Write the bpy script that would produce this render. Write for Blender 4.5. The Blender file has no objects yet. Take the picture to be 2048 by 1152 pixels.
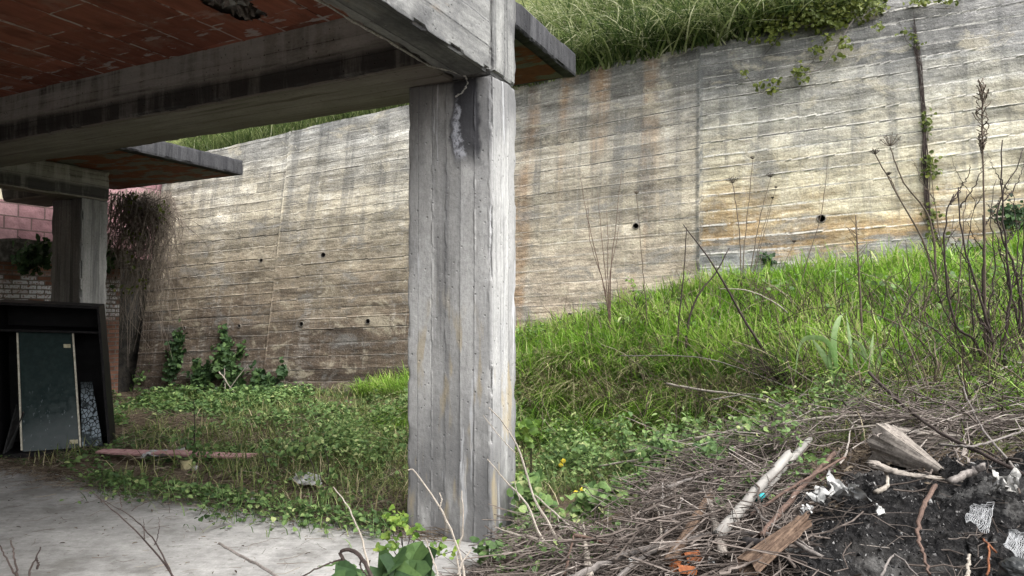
import bpy, math, random
import numpy as np
from mathutils import Vector, Euler
random.seed(7); R = np.random.default_rng(11)
S = bpy.context.scene; C = bpy.context.collection
PI = math.pi
# ------------------------------------------------------------------ camera, sky, sun
F = 1400.0; PITCH = math.atan(46/1400.0); CAMZ = 1.6
cd = bpy.data.cameras.new('camera'); cam = bpy.data.objects.new('camera', cd); C.objects.link(cam)
cam.location = (0, 0, CAMZ); cam.rotation_euler = (PI/2 + PITCH, 0, 0)
cd.sensor_width = 36; cd.lens = 36*F/2048; cd.clip_end = 500; cd.clip_start = .05
S.camera = cam
SUN_EL, SUN_AZ = math.radians(56), math.radians(132)      # azimuth clockwise from +Y
W_ = bpy.data.worlds.new('World'); S.world = W_; W_.use_nodes = True
wn = W_.node_tree.nodes; wl = W_.node_tree.links
bg = wn['Background']; sky = wn.new('ShaderNodeTexSky'); sky.sky_type = 'NISHITA'
sky.sun_disc = False; sky.sun_elevation = SUN_EL; sky.sun_rotation = SUN_AZ; sky.dust_density = 4.0; sky.air_density = 1.2
hs = wn.new('ShaderNodeHueSaturation'); hs.inputs['Saturation'].default_value = .22
wl.new(sky.outputs[0], hs.inputs['Color']); wl.new(hs.outputs[0], bg.inputs[0]); bg.inputs[1].default_value = .15
sl = bpy.data.lights.new('sun', 'SUN'); sl.energy = 1.15; sl.angle = math.radians(40); sl.color = (1, .965, .91)
so = bpy.data.objects.new('sun', sl); C.objects.link(so)
sd = Vector((math.sin(SUN_AZ)*math.cos(SUN_EL), math.cos(SUN_AZ)*math.cos(SUN_EL), math.sin(SUN_EL)))
so.rotation_euler = sd.to_track_quat('Z', 'Y').to_euler()
S.view_settings.view_transform = 'Standard'; S.view_settings.look = 'None'
S.view_settings.exposure = 1.7; S.view_settings.gamma = 1
S.cycles.max_bounces = 6; S.cycles.diffuse_bounces = 3; S.cycles.transparent_max_bounces = 8
# ------------------------------------------------------------------ geometry of the picture and the place
cp, sp = math.cos(PITCH), math.sin(PITCH)
def ray(px, py):
    a, v = (px-1024)/F, (576-py)/F
    return np.array((a, cp - v*sp, sp + v*cp))
def at(px, py, Y):
    d = ray(px, py); return np.array((0, 0, CAMZ)) + d*(Y/d[1])
AE = math.radians(63.9)
E1 = np.array((-math.sin(AE), math.cos(AE))); E2 = np.array((math.cos(AE), math.sin(AE)))
def B(a, b, z):
    q = E1*a + E2*b; return np.array((q[0], q[1], z))
WD = np.array((.944, -.330)); WD /= np.hypot(*WD); WN = np.array((-WD[1], WD[0]))     # along the retaining wall, away behind it
W0 = np.array((0, 10.91)); BAT = .15
def wall(u, z, off=0.0):                       # off = metres in front of the face
    k = (z-CAMZ)*BAT - off
    return np.array((W0[0]+u*WD[0]+k*WN[0], W0[1]+u*WD[1]+k*WN[1], z))
def uz(px, py):
    d = ray(px, py); m = np.array((d[0], d[1]))
    t = W0.dot(WN)/(m.dot(WN) - BAT*d[2]); p = m*t - W0
    return p.dot(WD), CAMZ + d[2]*t
def us(x, y):                                   # along / distance in front of the wall line
    dx, dy = x-W0[0], y-W0[1]
    return dx*WD[0]+dy*WD[1], -(dx*WN[0]+dy*WN[1])
def e12(x, y): return x*E1[0]+y*E1[1], x*E2[0]+y*E2[1]
# ------------------------------------------------------------------ noise
def _h(ix, iy, iz, s):
    n = (ix.astype(np.int64)*374761393 + iy.astype(np.int64)*668265263 + iz.astype(np.int64)*2147483647 + s*974711) & 0x7fffffff
    n = ((n ^ (n >> 13))*1274126177) & 0x7fffffff
    return ((n ^ (n >> 16)) & 0xffff)/65535.0
def vn(x, y, z=0.0, s=0):
    x, y, z = np.broadcast_arrays(np.asarray(x, float), np.asarray(y, float), np.asarray(z, float))
    ix, iy, iz = np.floor(x), np.floor(y), np.floor(z); fx, fy, fz = x-ix, y-iy, z-iz
    fx, fy, fz = [f*f*(3-2*f) for f in (fx, fy, fz)]; r = 0
    for a in (0, 1):
        for b in (0, 1):
            for c in (0, 1):
                r = r + _h(ix+a, iy+b, iz+c, s)*(fx if a else 1-fx)*(fy if b else 1-fy)*(fz if c else 1-fz)
    return r
def fbm(x, y, z=0.0, s=0, o=4):
    r = 0; a = .5; t = 0
    for k in range(o):
        r = r + a*vn(np.asarray(x)*2**k, np.asarray(y)*2**k, np.asarray(z)*2**k, s+k*7); t += a; a *= .5
    return r/t
def sstep(a, b, x):
    t = np.clip((np.asarray(x, float)-a)/(b-a), 0, 1); return t*t*(3-2*t)
# ------------------------------------------------------------------ objects
def tag(o, label=None, cat=None, group=None, kind=None):
    for k, v in (('label', label), ('category', cat), ('group', group), ('kind', kind)):
        if v: o[k] = v
    return o
def empty(name, loc, label, cat, group=None):
    o = bpy.data.objects.new(name, None); C.objects.link(o); o.location = tuple(map(float, loc)); o.empty_display_size = .1
    return tag(o, label, cat, group)
class G:
    def __init__(s): s.V = []; s.F = []; s.T = []; s.U = []; s.n = 0
    def add(s, V, F, tint=0.5, uv=None):
        V = np.asarray(V, float).reshape(-1, 3)
        for f in (F if isinstance(F, list) else [F]):
            f = np.asarray(f, int)
            if len(f): s.F.append(f + s.n)
        s.V.append(V); s.T.append(np.broadcast_to(np.asarray(tint, float), (len(V),)))
        s.U.append(np.zeros((len(V), 2)) if uv is None else np.asarray(uv, float)); s.n += len(V)
        return s
    def build(s, name, mat, parent=None, smooth=False, origin=None):
        V = np.concatenate(s.V); T = np.concatenate(s.T); U = np.concatenate(s.U)
        if parent is not None: V = V - np.array(wloc(parent))
        if origin is not None: V = V - np.asarray(origin)
        me = bpy.data.meshes.new(name)
        me.vertices.add(len(V)); me.vertices.foreach_set('co', V.astype(np.float32).ravel())
        li = np.concatenate([f.ravel() for f in s.F]); sz = np.concatenate([np.full(len(f), f.shape[1]) for f in s.F])
        me.loops.add(len(li)); me.loops.foreach_set('vertex_index', li.astype(np.int32))
        me.polygons.add(len(sz)); st = np.concatenate(([0], np.cumsum(sz)[:-1])); me.polygons.foreach_set('loop_start', st.astype(np.int32))
        me.update(calc_edges=True)
        at_ = me.attributes.new('tint', 'FLOAT', 'POINT'); at_.data.foreach_set('value', T.astype(np.float32))
        uvl = me.uv_layers.new(name='UVMap'); uvl.data.foreach_set('uv', U[li].astype(np.float32).ravel())
        me.polygons.foreach_set('use_smooth', np.full(len(sz), smooth))
        me.update(); me.validate()
        for m in (mat if isinstance(mat, (list, tuple)) else [mat]): me.materials.append(m)
        o = bpy.data.objects.new(name, me); C.objects.link(o)
        if parent is not None: o.parent = parent
        if origin is not None: o.location = tuple(map(float, origin))
        return o
def wloc(o):
    v = Vector((0, 0, 0))
    while o is not None: v = v + o.location; o = o.parent
    return v
def tube(P, r, n=5, cap=True):
    P = np.asarray(P, float); m = len(P); r = np.broadcast_to(np.asarray(r, float), (m,))
    T = np.gradient(P, axis=0); T /= np.linalg.norm(T, axis=1)[:, None]+1e-9
    ref = np.array((0, 0, 1.)) if abs(T[:, 2]).mean() < .8 else np.array((1., 0, 0))
    A = np.cross(T, ref); A /= np.linalg.norm(A, axis=1)[:, None]+1e-9; Bv = np.cross(T, A)
    a = np.arange(n)*2*PI/n
    V = P[:, None, :] + r[:, None, None]*(np.cos(a)[None, :, None]*A[:, None, :] + np.sin(a)[None, :, None]*Bv[:, None, :])
    i, j = np.meshgrid(np.arange(m-1), np.arange(n), indexing='ij'); k = (j+1) % n
    Fq = np.stack((i*n+j, i*n+k, (i+1)*n+k, (i+1)*n+j), -1).reshape(-1, 4)
    F_ = [Fq]
    if cap: F_ += [np.arange(n)[None, ::-1], (np.arange(n)+(m-1)*n)[None, :]]
    L = np.concatenate(([0], np.cumsum(np.linalg.norm(np.diff(P, axis=0), axis=1))))
    uv = np.stack(np.broadcast_arrays(L[:, None], (a/(2*PI))[None, :]), -1).reshape(-1, 2)
    return V.reshape(-1, 3), F_, uv
def curve(P, n=14):
    P = np.asarray(P, float)
    if len(P) == 2: return P[0] + (P[1]-P[0])*np.linspace(0, 1, n)[:, None]
    Q = np.vstack((2*P[0]-P[1], P, 2*P[-1]-P[-2])); out = []
    k = max(2, n//(len(P)-1))
    for i in range(len(P)-1):
        p0, p1, p2, p3 = Q[i:i+4]
        t = np.linspace(0, 1, k, endpoint=(i == len(P)-2))[:, None]
        out.append(.5*((2*p1) + (-p0+p2)*t + (2*p0-5*p1+4*p2-p3)*t*t + (-p0+3*p1-3*p2+p3)*t**3))
    return np.concatenate(out)
def wob(P, a, s=0, f=6.0):
    P = np.array(P, float); t = np.arange(len(P))*.37*f/6
    for c in range(3): P[:, c] += a*(vn(t*1.7, s*3.1, c*9.7, 5)-.5)*2
    return P
def blades(base, h, w, az, lean, curl, seg=3, tint=None, g=None, twist=None):
    n = len(base); t = np.linspace(0, 1, seg+1)[None, :]
    h = np.broadcast_to(h, (n,)); w = np.broadcast_to(w, (n,)); lean = np.broadcast_to(lean, (n,)); curl = np.broadcast_to(curl, (n,))
    d = np.stack((np.cos(az), np.sin(az), np.zeros(n)), 1)
    ho = h[:, None]*(lean[:, None]*t + curl[:, None]*t*t); up = h[:, None]*(t*np.sqrt(np.clip(1-lean**2, .05, 1))[:, None] - .62*np.clip(curl, 0, 3)[:, None]*t*t*t)
    Pc = base[:, None, :] + d[:, None, :]*ho[..., None] + np.array((0, 0, 1.))*up[..., None]
    tw = az + PI/2 if twist is None else twist
    sd_ = np.stack((np.cos(tw), np.sin(tw), np.zeros(n)), 1)
    wd = w[:, None]*np.array([.75, 1, .8, .55, .35][:seg] if seg <= 5 else 1)[None, :]
    Lf = Pc[:, :seg] - sd_[:, None, :]*wd[..., None]/2; Rt = Pc[:, :seg] + sd_[:, None, :]*wd[..., None]/2
    V = np.concatenate((Lf, Rt, Pc[:, seg:seg+1]), 1); k = 2*seg+1
    o = (np.arange(n)*k)[:, None]
    Fq = np.concatenate([np.concatenate((o+i, o+seg+i, o+seg+i+1, o+i+1), 1) for i in range(seg-1)]) if seg > 1 else np.zeros((0, 4), int)
    Ft = np.concatenate((o+seg-1, o+2*seg-1, o+2*seg), 1)
    tn = R.random(n) if tint is None else np.broadcast_to(tint, (n,))
    g = g or G(); g.add(V.reshape(-1, 3), [Fq, Ft], np.repeat(tn, k)); return g
LEAF = {'oval': (.34, .42, .28), 'ivy': (.62, .78, .30), 'long': (.13, .17, .10), 'round': (.6, .62, .45)}
def leaves(c, nrm, ax, size, g=None, tint=None, shape='oval', fold=.12):
    n = len(c); size = np.broadcast_to(size, (n,))[:, None]
    nrm = nrm/(np.linalg.norm(nrm, axis=1)[:, None]+1e-9); ax = ax - nrm*(ax*nrm).sum(1)[:, None]; ax = ax/(np.linalg.norm(ax, axis=1)[:, None]+1e-9)
    b = np.cross(nrm, ax); w1, w2, w3 = LEAF[shape]
    pts = [(0, 0, 0), (.18, w1, fold), (.5, w2, fold), (.8, w3, fold*.4), (1, 0, -.12), (.8, -w3, fold*.4), (.5, -w2, fold), (.18, -w1, fold), (.5, 0, 0)]
    V = np.stack([c + size*(ax*(p-.1) + b*q + nrm*r) for p, q, r in pts], 1); k = 9; o = (np.arange(n)*k)[:, None]
    Fs = np.concatenate([np.concatenate((o+8, o+i, o+(i+1) % 8), 1) for i in range(8)])
    tn = R.random(n) if tint is None else np.broadcast_to(tint, (n,))
    g = g or G(); g.add(V.reshape(-1, 3), [Fs], np.repeat(tn, k)); return g
def rv(n): v = R.normal(size=(n, 3)); return v/np.linalg.norm(v, axis=1)[:, None]
def upn(n, k=1.0): v = rv(n)*k; v[:, 2] = np.abs(v[:, 2]) + .6; return v
# ------------------------------------------------------------------ material helper
class MT:
    def __init__(s, name, rough=.9, spec=.25):
        s.m = bpy.data.materials.new(name); s.m.use_nodes = True; s.t = s.m.node_tree; s.b = s.t.nodes['Principled BSDF']
        s.b.inputs['Roughness'].default_value = rough; s.b.inputs['Specular IOR Level'].default_value = spec
    def n(s, ty, **k):
        q = s.t.nodes.new(ty)
        for a, v in k.items(): setattr(q, a, v)
        return q
    def put(s, sock, v):
        if hasattr(v, 'is_output') or isinstance(v, bpy.types.NodeSocket): s.t.links.new(v, sock)
        elif isinstance(v, (tuple, list)) and len(v) == 3 and sock.type == 'RGBA': sock.default_value = (*v, 1)
        else: sock.default_value = v
    def uv(s): return s.n('ShaderNodeTexCoord').outputs['UV']
    def obj(s): return s.n('ShaderNodeTexCoord').outputs['Object']
    def pos(s): return s.n('ShaderNodeNewGeometry').outputs['Position']
    def attr(s, a='tint'): return s.n('ShaderNodeAttribute', attribute_name=a).outputs['Fac']
    def sep(s, v):
        q = s.n('ShaderNodeSeparateXYZ'); s.put(q.inputs[0], v); return q.outputs
    def comb(s, x, y, z=0.0):
        q = s.n('ShaderNodeCombineXYZ')
        for i, v in enumerate((x, y, z)): s.put(q.inputs[i], v)
        return q.outputs[0]
    def mul(s, v, k):
        q = s.n('ShaderNodeVectorMath', operation='MULTIPLY'); s.put(q.inputs[0], v); q.inputs[1].default_value = k; return q.outputs[0]
    def noise(s, v, sc=1.0, det=4, ro=.55, dist=0.0):
        q = s.n('ShaderNodeTexNoise'); s.put(q.inputs['Vector'], v); q.inputs['Scale'].default_value = sc
        q.inputs['Detail'].default_value = det; q.inputs['Roughness'].default_value = ro; q.inputs['Distortion'].default_value = dist; return q.outputs['Fac']
    def white(s, v): q = s.n('ShaderNodeTexWhiteNoise'); s.put(q.inputs['Vector'], v); return q.outputs['Value']
    def voro(s, v, sc, feat='F1'):
        q = s.n('ShaderNodeTexVoronoi', feature=feat); s.put(q.inputs['Vector'], v); q.inputs['Scale'].default_value = sc; return q.outputs[0]
    def ramp(s, f, st, ease=False):
        q = s.n('ShaderNodeValToRGB'); s.put(q.inputs[0], f); e = q.color_ramp.elements
        while len(e) < len(st): e.new(.5)
        for i, (p, c) in enumerate(st):
            e[i].position = p; e[i].color = (*c, 1) if isinstance(c, (tuple, list)) else (c, c, c, 1)
        return q.outputs[0]
    def mix(s, f, a, b, bl='MIX'):
        q = s.n('ShaderNodeMix', data_type='RGBA', blend_type=bl); s.put(q.inputs[0], f); s.put(q.inputs[6], a); s.put(q.inputs[7], b); return q.outputs[2]
    def ma(s, op, a, b=0.0, c=0.0, cl=False):
        q = s.n('ShaderNodeMath', operation=op, use_clamp=cl); s.put(q.inputs[0], a); s.put(q.inputs[1], b); s.put(q.inputs[2], c); return q.outputs[0]
    def mr(s, v, a, b, c=0.0, d=1.0):
        q = s.n('ShaderNodeMapRange', interpolation_type='SMOOTHSTEP'); s.put(q.inputs[0], v)
        for i, x in enumerate((a, b, c, d)): q.inputs[i+1].default_value = x
        return q.outputs[0]
    def bump(s, h, st=.5, d=.02):
        q = s.n('ShaderNodeBump'); q.inputs['Strength'].default_value = st; q.inputs['Distance'].default_value = d
        s.put(q.inputs['Height'], h); s.put(s.b.inputs['Normal'], q.outputs[0]); return s
    def col(s, c): s.put(s.b.inputs['Base Color'], c); return s
    def foliage(s, amt=.35, tcol=None):
        c = s.b.inputs['Base Color'].links[0].from_socket; tr = s.n('ShaderNodeBsdfTranslucent'); s.put(tr.inputs[0], c)
        mx = s.n('ShaderNodeMixShader'); mx.inputs[0].default_value = amt
        s.t.links.new(s.b.outputs[0], mx.inputs[1]); s.t.links.new(tr.outputs[0], mx.inputs[2])
        s.t.links.new(mx.outputs[0], s.t.nodes['Material Output'].inputs[0]); return s
MATS = {}
def plantmat(name, stops, amt=.3, rough=.6, spec=.3):
    m = MT(name, rough, spec); t = m.attr()
    n = m.noise(m.pos(), 40, 2); t2 = m.ma('ADD', t, m.ma('MULTIPLY', m.ma('SUBTRACT', n, .5), .5), cl=True)
    m.col(m.ramp(t2, stops)); 
    if amt: m.foliage(amt)
    MATS[name] = m.m; return m.m
def barkmat(name, a, b, rough=.85, sc=(3, 8, 1)):
    m = MT(name, rough, .2); u = m.mul(m.uv(), (5, 26, 1)); n = m.noise(m.pos(), 55, 5, .65); n2 = m.noise(u, 1.0, 4)
    t = m.ma('ADD', m.ma('MULTIPLY', n, .4), m.ma('MULTIPLY', n2, .6))
    m.col(m.mix(m.mr(t, .36, .64), a, b)).bump(t, .7, .006); MATS[name] = m.m; return m.m
# ------------------------------------------------------------------ terrain height
def solve_terrain():
    K = []
    def k(px, py, Y): K.append(at(px, py, Y))
    def kw(px, py, off=0.0):
        u, z = uz(px, py); K.append(wall(u, z))
    for px, py in ((850, 765), (940, 730), (1033, 690), (1125, 662), (1215, 636), (1300, 608), (1390, 578), (1490, 562), (1600, 545), (1720, 535), (1840, 525), (2048, 500), (2300, 470)): kw(px, py)
    for px, py in ((300, 792), (420, 790), (550, 788), (680, 787), (780, 782)): kw(px, py)
    for q in ((1040, 765, 9.0), (1120, 745, 8.8), (1200, 735, 8.6), (1300, 738, 8.2), (1400, 745, 7.7), (1500, 755, 7.2), (1600, 765, 6.6), (1700, 780, 6.1), (1800, 795, 5.6), (2048, 805, 5.0), (2300, 805, 4.7),
              (1040, 865, 8.2), (1120, 868, 8.0), (1200, 872, 7.8), (1300, 878, 7.3), (1400, 885, 6.8), (1500, 885, 6.2), (1600, 872, 5.7), (1700, 850, 5.3), (1850, 835, 4.9),
              (1040, 1050, 5.15), (1090, 965, 6.3), (1180, 960, 5.9), (1280, 955, 5.5), (1400, 925, 5.3), (1520, 915, 4.9), (1640, 890, 4.7),
              (1080, 1110, 4.3), (1200, 1080, 4.1), (1300, 1035, 4.1), (1400, 1005, 4.1), (1500, 985, 4.0), (1600, 960, 3.9),
              (1150, 1152, 3.7), (1300, 1152, 3.4), (1420, 1130, 3.3),
              (1700, 985, 3.5), (1800, 970, 3.5), (1920, 965, 3.4), (2048, 940, 3.4), (2300, 920, 3.4), (1750, 895, 4.2), (1880, 880, 4.25), (2048, 862, 4.3), (2300, 850, 4.2),
              (1560, 1080, 3.3), (1640, 1060, 3.2), (1720, 1105, 3.0), (1860, 1110, 2.95), (2000, 1090, 2.9), (2200, 1090, 2.9), (1660, 1160, 2.8), (1850, 1170, 2.7), (2048, 1170, 2.6),
              (60, 912, 7.7), (222, 900, 8.0), (500, 905, 7.7), (700, 920, 7.2), (600, 840, 9.6), (300, 830, 10.2), (760, 860, 8.9)): k(*q)
    for a, b, z in ((2.1, 4.3, -.01), (3, 4.6, .02), (4.5, 4.5, .0), (6, 4.5, 0), (8, 4.5, 0), (12, 4.5, 0), (12, 7, .05), (12, 2, -.06), (8, 2, -.06), (5, 2, -.06), (3, 2, -.06), (3, 0, -.06), (2.2, 3, -.05), (2.1, 2, -.05), (2.2, 0, -.03), (6, -4, -.06), (12, -6, -.06), (3, -5, -.06)): K.append(B(a, b, z))
    for x, y, z in ((.3, 2.2, .05), (.9, 1.8, .15), (1.8, 1.6, .2), (0, 0, 0), (2, 0, .1), (5, 0, .5), (8, 2, 1.2), (10, 5, 2), (10, -5, .5), (4, -8, 0), (-3, -8, 0)): K.append(np.array((x, y, z)))
    K = np.array(K); D = np.hypot(K[:, None, 0]-K[None, :, 0], K[:, None, 1]-K[None, :, 1])
    A = np.zeros((len(K)+3,)*2); n = len(K); A[:n, :n] = D + np.eye(n)*.01; A[:n, n] = 1; A[:n, n+1:n+3] = K[:, :2]; A[n:, :n] = A[:n, n:].T
    w = np.linalg.solve(A, np.concatenate((K[:, 2], np.zeros(3))))
    return K, w
TK, TW = solve_terrain()
GX0, GY0, GS = -16.0, -10.0, .06
gx = np.arange(GX0, 13.01, GS); gy = np.arange(GY0, 15.01, GS)
def _tz(X, Y):
    out = np.zeros(X.shape); n = len(TK)
    for i in range(n): out += TW[i]*np.hypot(X-TK[i, 0], Y-TK[i, 1])
    return out + TW[n] + TW[n+1]*X + TW[n+2]*Y
MX, MY = np.meshgrid(gx, gy, indexing='ij'); TZ = _tz(MX, MY)
ma, mb = e12(MX, MY)
inslab = sstep(1.95, 2.25, ma)*sstep(4.5, 4.25, mb)
mu, ms = us(MX, MY)
pile = sstep(1.6, 2.3, MX)*sstep(4.8, 3.8, MY)                   # black rubble
TZ = np.clip(TZ, -.3, 4) + (1-inslab)*((fbm(MX*1.3, MY*1.3, 0, 3)-.5)*.14 + (fbm(MX*5, MY*5, 0, 9)-.5)*.05)
TZ += pile*((fbm(MX*3.2, MY*3.2, 0, 21, 5)-.5)*.30 + (fbm(MX*11, MY*11, 0, 31, 3)-.5)*.08)
TZ = TZ*(1-inslab) + inslab*np.minimum(TZ, -.055)
def gz(x, y):
    x = np.asarray(x, float); y = np.asarray(y, float)
    fx = np.clip((x-GX0)/GS, 0, len(gx)-1.001); fy = np.clip((y-GY0)/GS, 0, len(gy)-1.001); i = fx.astype(int); j = fy.astype(int); a = fx-i; b = fy-j
    return TZ[i, j]*(1-a)*(1-b)+TZ[i+1, j]*a*(1-b)+TZ[i, j+1]*(1-a)*b+TZ[i+1, j+1]*a*b
def ong(px, py, lift=0.0):                                        # a picture point dropped on the ground
    d = ray(px, py)
    for t in np.arange(1.5, 16, .02):
        p = np.array((0, 0, CAMZ)) + d*t
        g = gz(p[0], p[1]); a, b = e12(p[0], p[1])
        if a > 2.2 and b < 4.28: g = max(g, 0.0)
        if p[2] <= g: break
    return np.array((p[0], p[1], g + lift))
def onp(px, py, Y): return at(px, py, Y)
def blocked(x, y):                                               # inside a pillar, the cabinet or behind the wall
    a, b = e12(x, y); u, s = us(x, y)
    k = ((a > 2.24) & (a < 3.0) & (b > 4.28) & (b < 4.73)) | ((a > 10.1) & (a < 10.95) & (b > 6.38) & (b < 6.85))
    k |= (s < .02 + BAT*(CAMZ - gz(x, y))) | (a > 11.95)
    k |= (a > 2.2) & (b < 4.26)
    dx, dy = x-CAB0[0], y-CAB0[1]; f = dx*CABF[0]+dy*CABF[1]; g = -dx*CABF[1]+dy*CABF[0]
    k |= (f > -.05) & (f < 1.1) & (g > -.03) & (g < .75)
    return k
CAB0 = at(-8, 920, 7.5); _q = at(222, 903, 7.95); CABF = (_q-CAB0)[:2]/np.linalg.norm((_q-CAB0)[:2])
# ------------------------------------------------------------------ hard-surface materials
def wallmat():
    m = MT('board_marked_concrete', .93, .15); uv = m.sep(m.uv()); U, V = uv[0], uv[1]; z = m.sep(m.pos())[2]
    n_big = m.noise(m.comb(m.ma('MULTIPLY', U, .55), m.ma('MULTIPLY', z, .8)), 1.3, 5, .6)
    n_long = m.noise(m.comb(m.ma('MULTIPLY', U, .9), m.ma('MULTIPLY', V, 9)), 1.0, 5, .62)
    n_fine = m.noise(m.comb(m.ma('MULTIPLY', U, 6), m.ma('MULTIPLY', V, 26)), 1.0, 6, .68)
    strk = m.noise(m.comb(m.ma('MULTIPLY', U, 3.3), m.ma('MULTIPLY', z, .22)), 1.0, 5, .6)
    strk2 = m.noise(m.comb(m.ma('MULTIPLY', U, 1.3), m.ma('MULTIPLY', z, .12), 7.0), 1.0, 3, .5)
    zp = m.ma('MULTIPLY', m.ma('ADD', z, m.ma('ADD', m.ma('MULTIPLY', m.ma('SUBTRACT', n_big, .5), 2.2), m.ma('MULTIPLY', m.ma('SUBTRACT', n_long, .5), 1.3))), 1/6)
    left = m.ramp(zp, [(.02, (.105, .08, .062)), (.2, (.135, .105, .08)), (.30, (.21, .172, .128)), (.42, (.315, .27, .20)), (.58, (.385, .345, .265)), (.72, (.41, .39, .34)), (.9, (.36, .36, .35))])
    midc = m.ramp(zp, [(.12, (.29, .24, .20)), (.3, (.37, .315, .25)), (.5, (.42, .37, .285)), (.68, (.38, .345, .28)), (.80, (.27, .255, .225)), (.93, (.15, .147, .138))])
    right = m.ramp(zp, [(.34, (.23, .235, .23)), (.40, (.25, .235, .21)), (.435, (.33, .23, .125)), (.48, (.40, .32, .20)), (.54, (.48, .43, .31)), (.66, (.46, .425, .335)), (.76, (.35, .335, .285)), (.88, (.21, .208, .20)), (.98, (.20, .195, .19))])
    c = m.mix(m.mr(U, UP-.02, UP+.02), left, midc); c = m.mix(m.mr(U, UJ-.02, UJ+.02), c, right)
    # ochre runs and grey runs of water
    c = m.mix(m.ma('MULTIPLY', m.ma('MULTIPLY', m.mr(strk2, .47, .56), .75), m.ma('MULTIPLY', m.ma('MULTIPLY', m.mr(U, UP-.3, UP+.3), m.mr(U, UJ-.3, UJ-.9)), m.mr(n_big, .3, .6))), c, (.30, .19, .11))
    run = m.ma('MULTIPLY', m.mr(strk, .49, .60), m.mr(m.ma('ADD', z, m.ma('MULTIPLY', n_big, 1.5)), 2.6, 4.6))
    c = m.mix(m.ma('MULTIPLY', m.ma('MULTIPLY', run, m.mr(n_fine, .30, .55)), .62), c, (.12, .12, .118)); st8 = m.noise(m.comb(m.ma('MULTIPLY', U, 11.0), m.ma('MULTIPLY', z, .45), 5.0), 1.0, 6, .65); c = m.mix(m.ma('MULTIPLY', m.ma('MULTIPLY', m.mr(st8, .52, .64), m.mr(n_big, .38, .58)), .28), c, (.15, .145, .135)); c = m.mix(m.ma('MULTIPLY', m.ma('MULTIPLY', m.mr(st8, .45, .36), m.mr(n_big, .58, .42)), .3), c, (.46, .44, .39))
    wash = m.ma('MULTIPLY', m.mr(strk, .47, .36), m.mr(n_fine, .42, .62)); c = m.mix(m.ma('MULTIPLY', wash, .45), c, (.47, .455, .42))
    # each board its own tone
    bi = m.ma('FLOOR', m.ma('MULTIPLY', V, 1/BH)); tone = m.white(m.comb(bi, m.ma('FLOOR', m.ma('MULTIPLY', m.ma('ADD', U, m.ma('MULTIPLY', bi, 1.37)), .28))))
    c = m.mix(.8, c, m.ramp(tone, [(0, .60), (.5, .97), (1, 1.28)]), 'MULTIPLY')
    c = m.mix(.9, c, m.ramp(n_long, [(.28, .45), (.43, .85), (.55, 1.1), (.72, 1.4)]), 'MULTIPLY')
    c = m.mix(.9, c, m.ramp(n_fine, [(.3, .58), (.5, 1.0), (.7, 1.32)]), 'MULTIPLY')
    n_pat = m.noise(m.comb(m.ma('MULTIPLY', U, 1.3), m.ma('MULTIPLY', V, 4.6), 3.0), 1.0, 8, .68, .5); c = m.mix(.9, c, m.ramp(n_pat, [(.34, .55), (.47, .95), (.56, 1.1), (.68, 1.5)]), 'MULTIPLY')
    # damp boards, mostly low on the left
    damp = m.ma('MULTIPLY', m.mr(n_long, .56, .66), m.mr(z, 4.2, 1.6)); damp = m.ma('MULTIPLY', damp, m.mr(U, UJ+.1, UJ-.1)); c = m.mix(m.ma('MULTIPLY', damp, .62), c, (.07, .052, .038))
    # left margin stained by the creeper
    mg = m.ma('MULTIPLY', m.mr(m.ma('ADD', U, m.ma('MULTIPLY', n_big, 1.8)), UL+2.1, UL+1.0), m.mr(strk, .35, .6)); c = m.mix(m.ma('MULTIPLY', mg, .7), c, (.06, .047, .037))
    pc = m.noise(m.comb(m.ma('MULTIPLY', U, 1.5), m.ma('MULTIPLY', z, 2.4), 11.0), 1.0, 7, .68, .6); c = m.mix(m.mr(pc, .53, .66, 0, .6), c, (.19, .188, .18)); c = m.mix(m.mr(pc, .46, .36, 0, .5), c, (.47, .425, .325))
    # white lime along seams and speckle
    fr = m.ma('FRACT', m.ma('MULTIPLY', V, 1/BH)); ds = m.ma('MINIMUM', fr, m.ma('SUBTRACT', 1.0, fr))
    rg = m.noise(m.comb(m.ma('MULTIPLY', U, 9), m.ma('MULTIPLY', V, 9)), 1.0, 4, .7)
    seam = m.ma('MULTIPLY', m.mr(ds, .10, .045), m.mr(m.noise(m.comb(m.ma('MULTIPLY', U, .8), m.ma('MULTIPLY', bi, 3.7)), 1.0, 3), .36, .50))
    lime = m.ma('MULTIPLY', seam, m.mr(rg, .38, .52)); c = m.mix(m.ma('MULTIPLY', lime, m.ma('ADD', m.mr(U, UJ-.1, UJ+.1, .16, .66), m.mr(U, UP-.1, UP+.1, 0, .14))), c, (.56, .54, .50))
    ss_ = m.mr(m.white(m.comb(m.ma('FLOOR', m.ma('ADD', m.ma('MULTIPLY', V, 1/BH), .5)), m.ma('FLOOR', m.ma('MULTIPLY', U, .22)))), .25, .85)
    line = m.ma('MULTIPLY', m.mr(ds, .05, .012), m.mr(rg, .36, .56)); line = m.ma('MULTIPLY', line, ss_); c = m.mix(m.ma('MULTIPLY', line, .95), c, (.055, .05, .045))
    sp_ = m.noise(m.comb(m.ma('MULTIPLY', U, 14), m.ma('MULTIPLY', z, 14)), 1.0, 6, .75); c = m.mix(m.ma('MULTIPLY', m.mr(sp_, .58, .68), .5), c, (.52, .50, .46))
    c = m.mix(m.ma('MULTIPLY', m.mr(sp_, .42, .33), .55), c, (.07, .06, .052))
    jn = m.mr(m.ma('ABSOLUTE', m.ma('SUBTRACT', m.ma('ADD', U, m.ma('MULTIPLY', m.ma('SUBTRACT', rg, .5), .06)), UJ+.0)), .075, .03); c = m.mix(m.ma('MULTIPLY', jn, m.mr(rg, .3, .55, .9, .35)), c, (.13, .135, .135))
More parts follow.
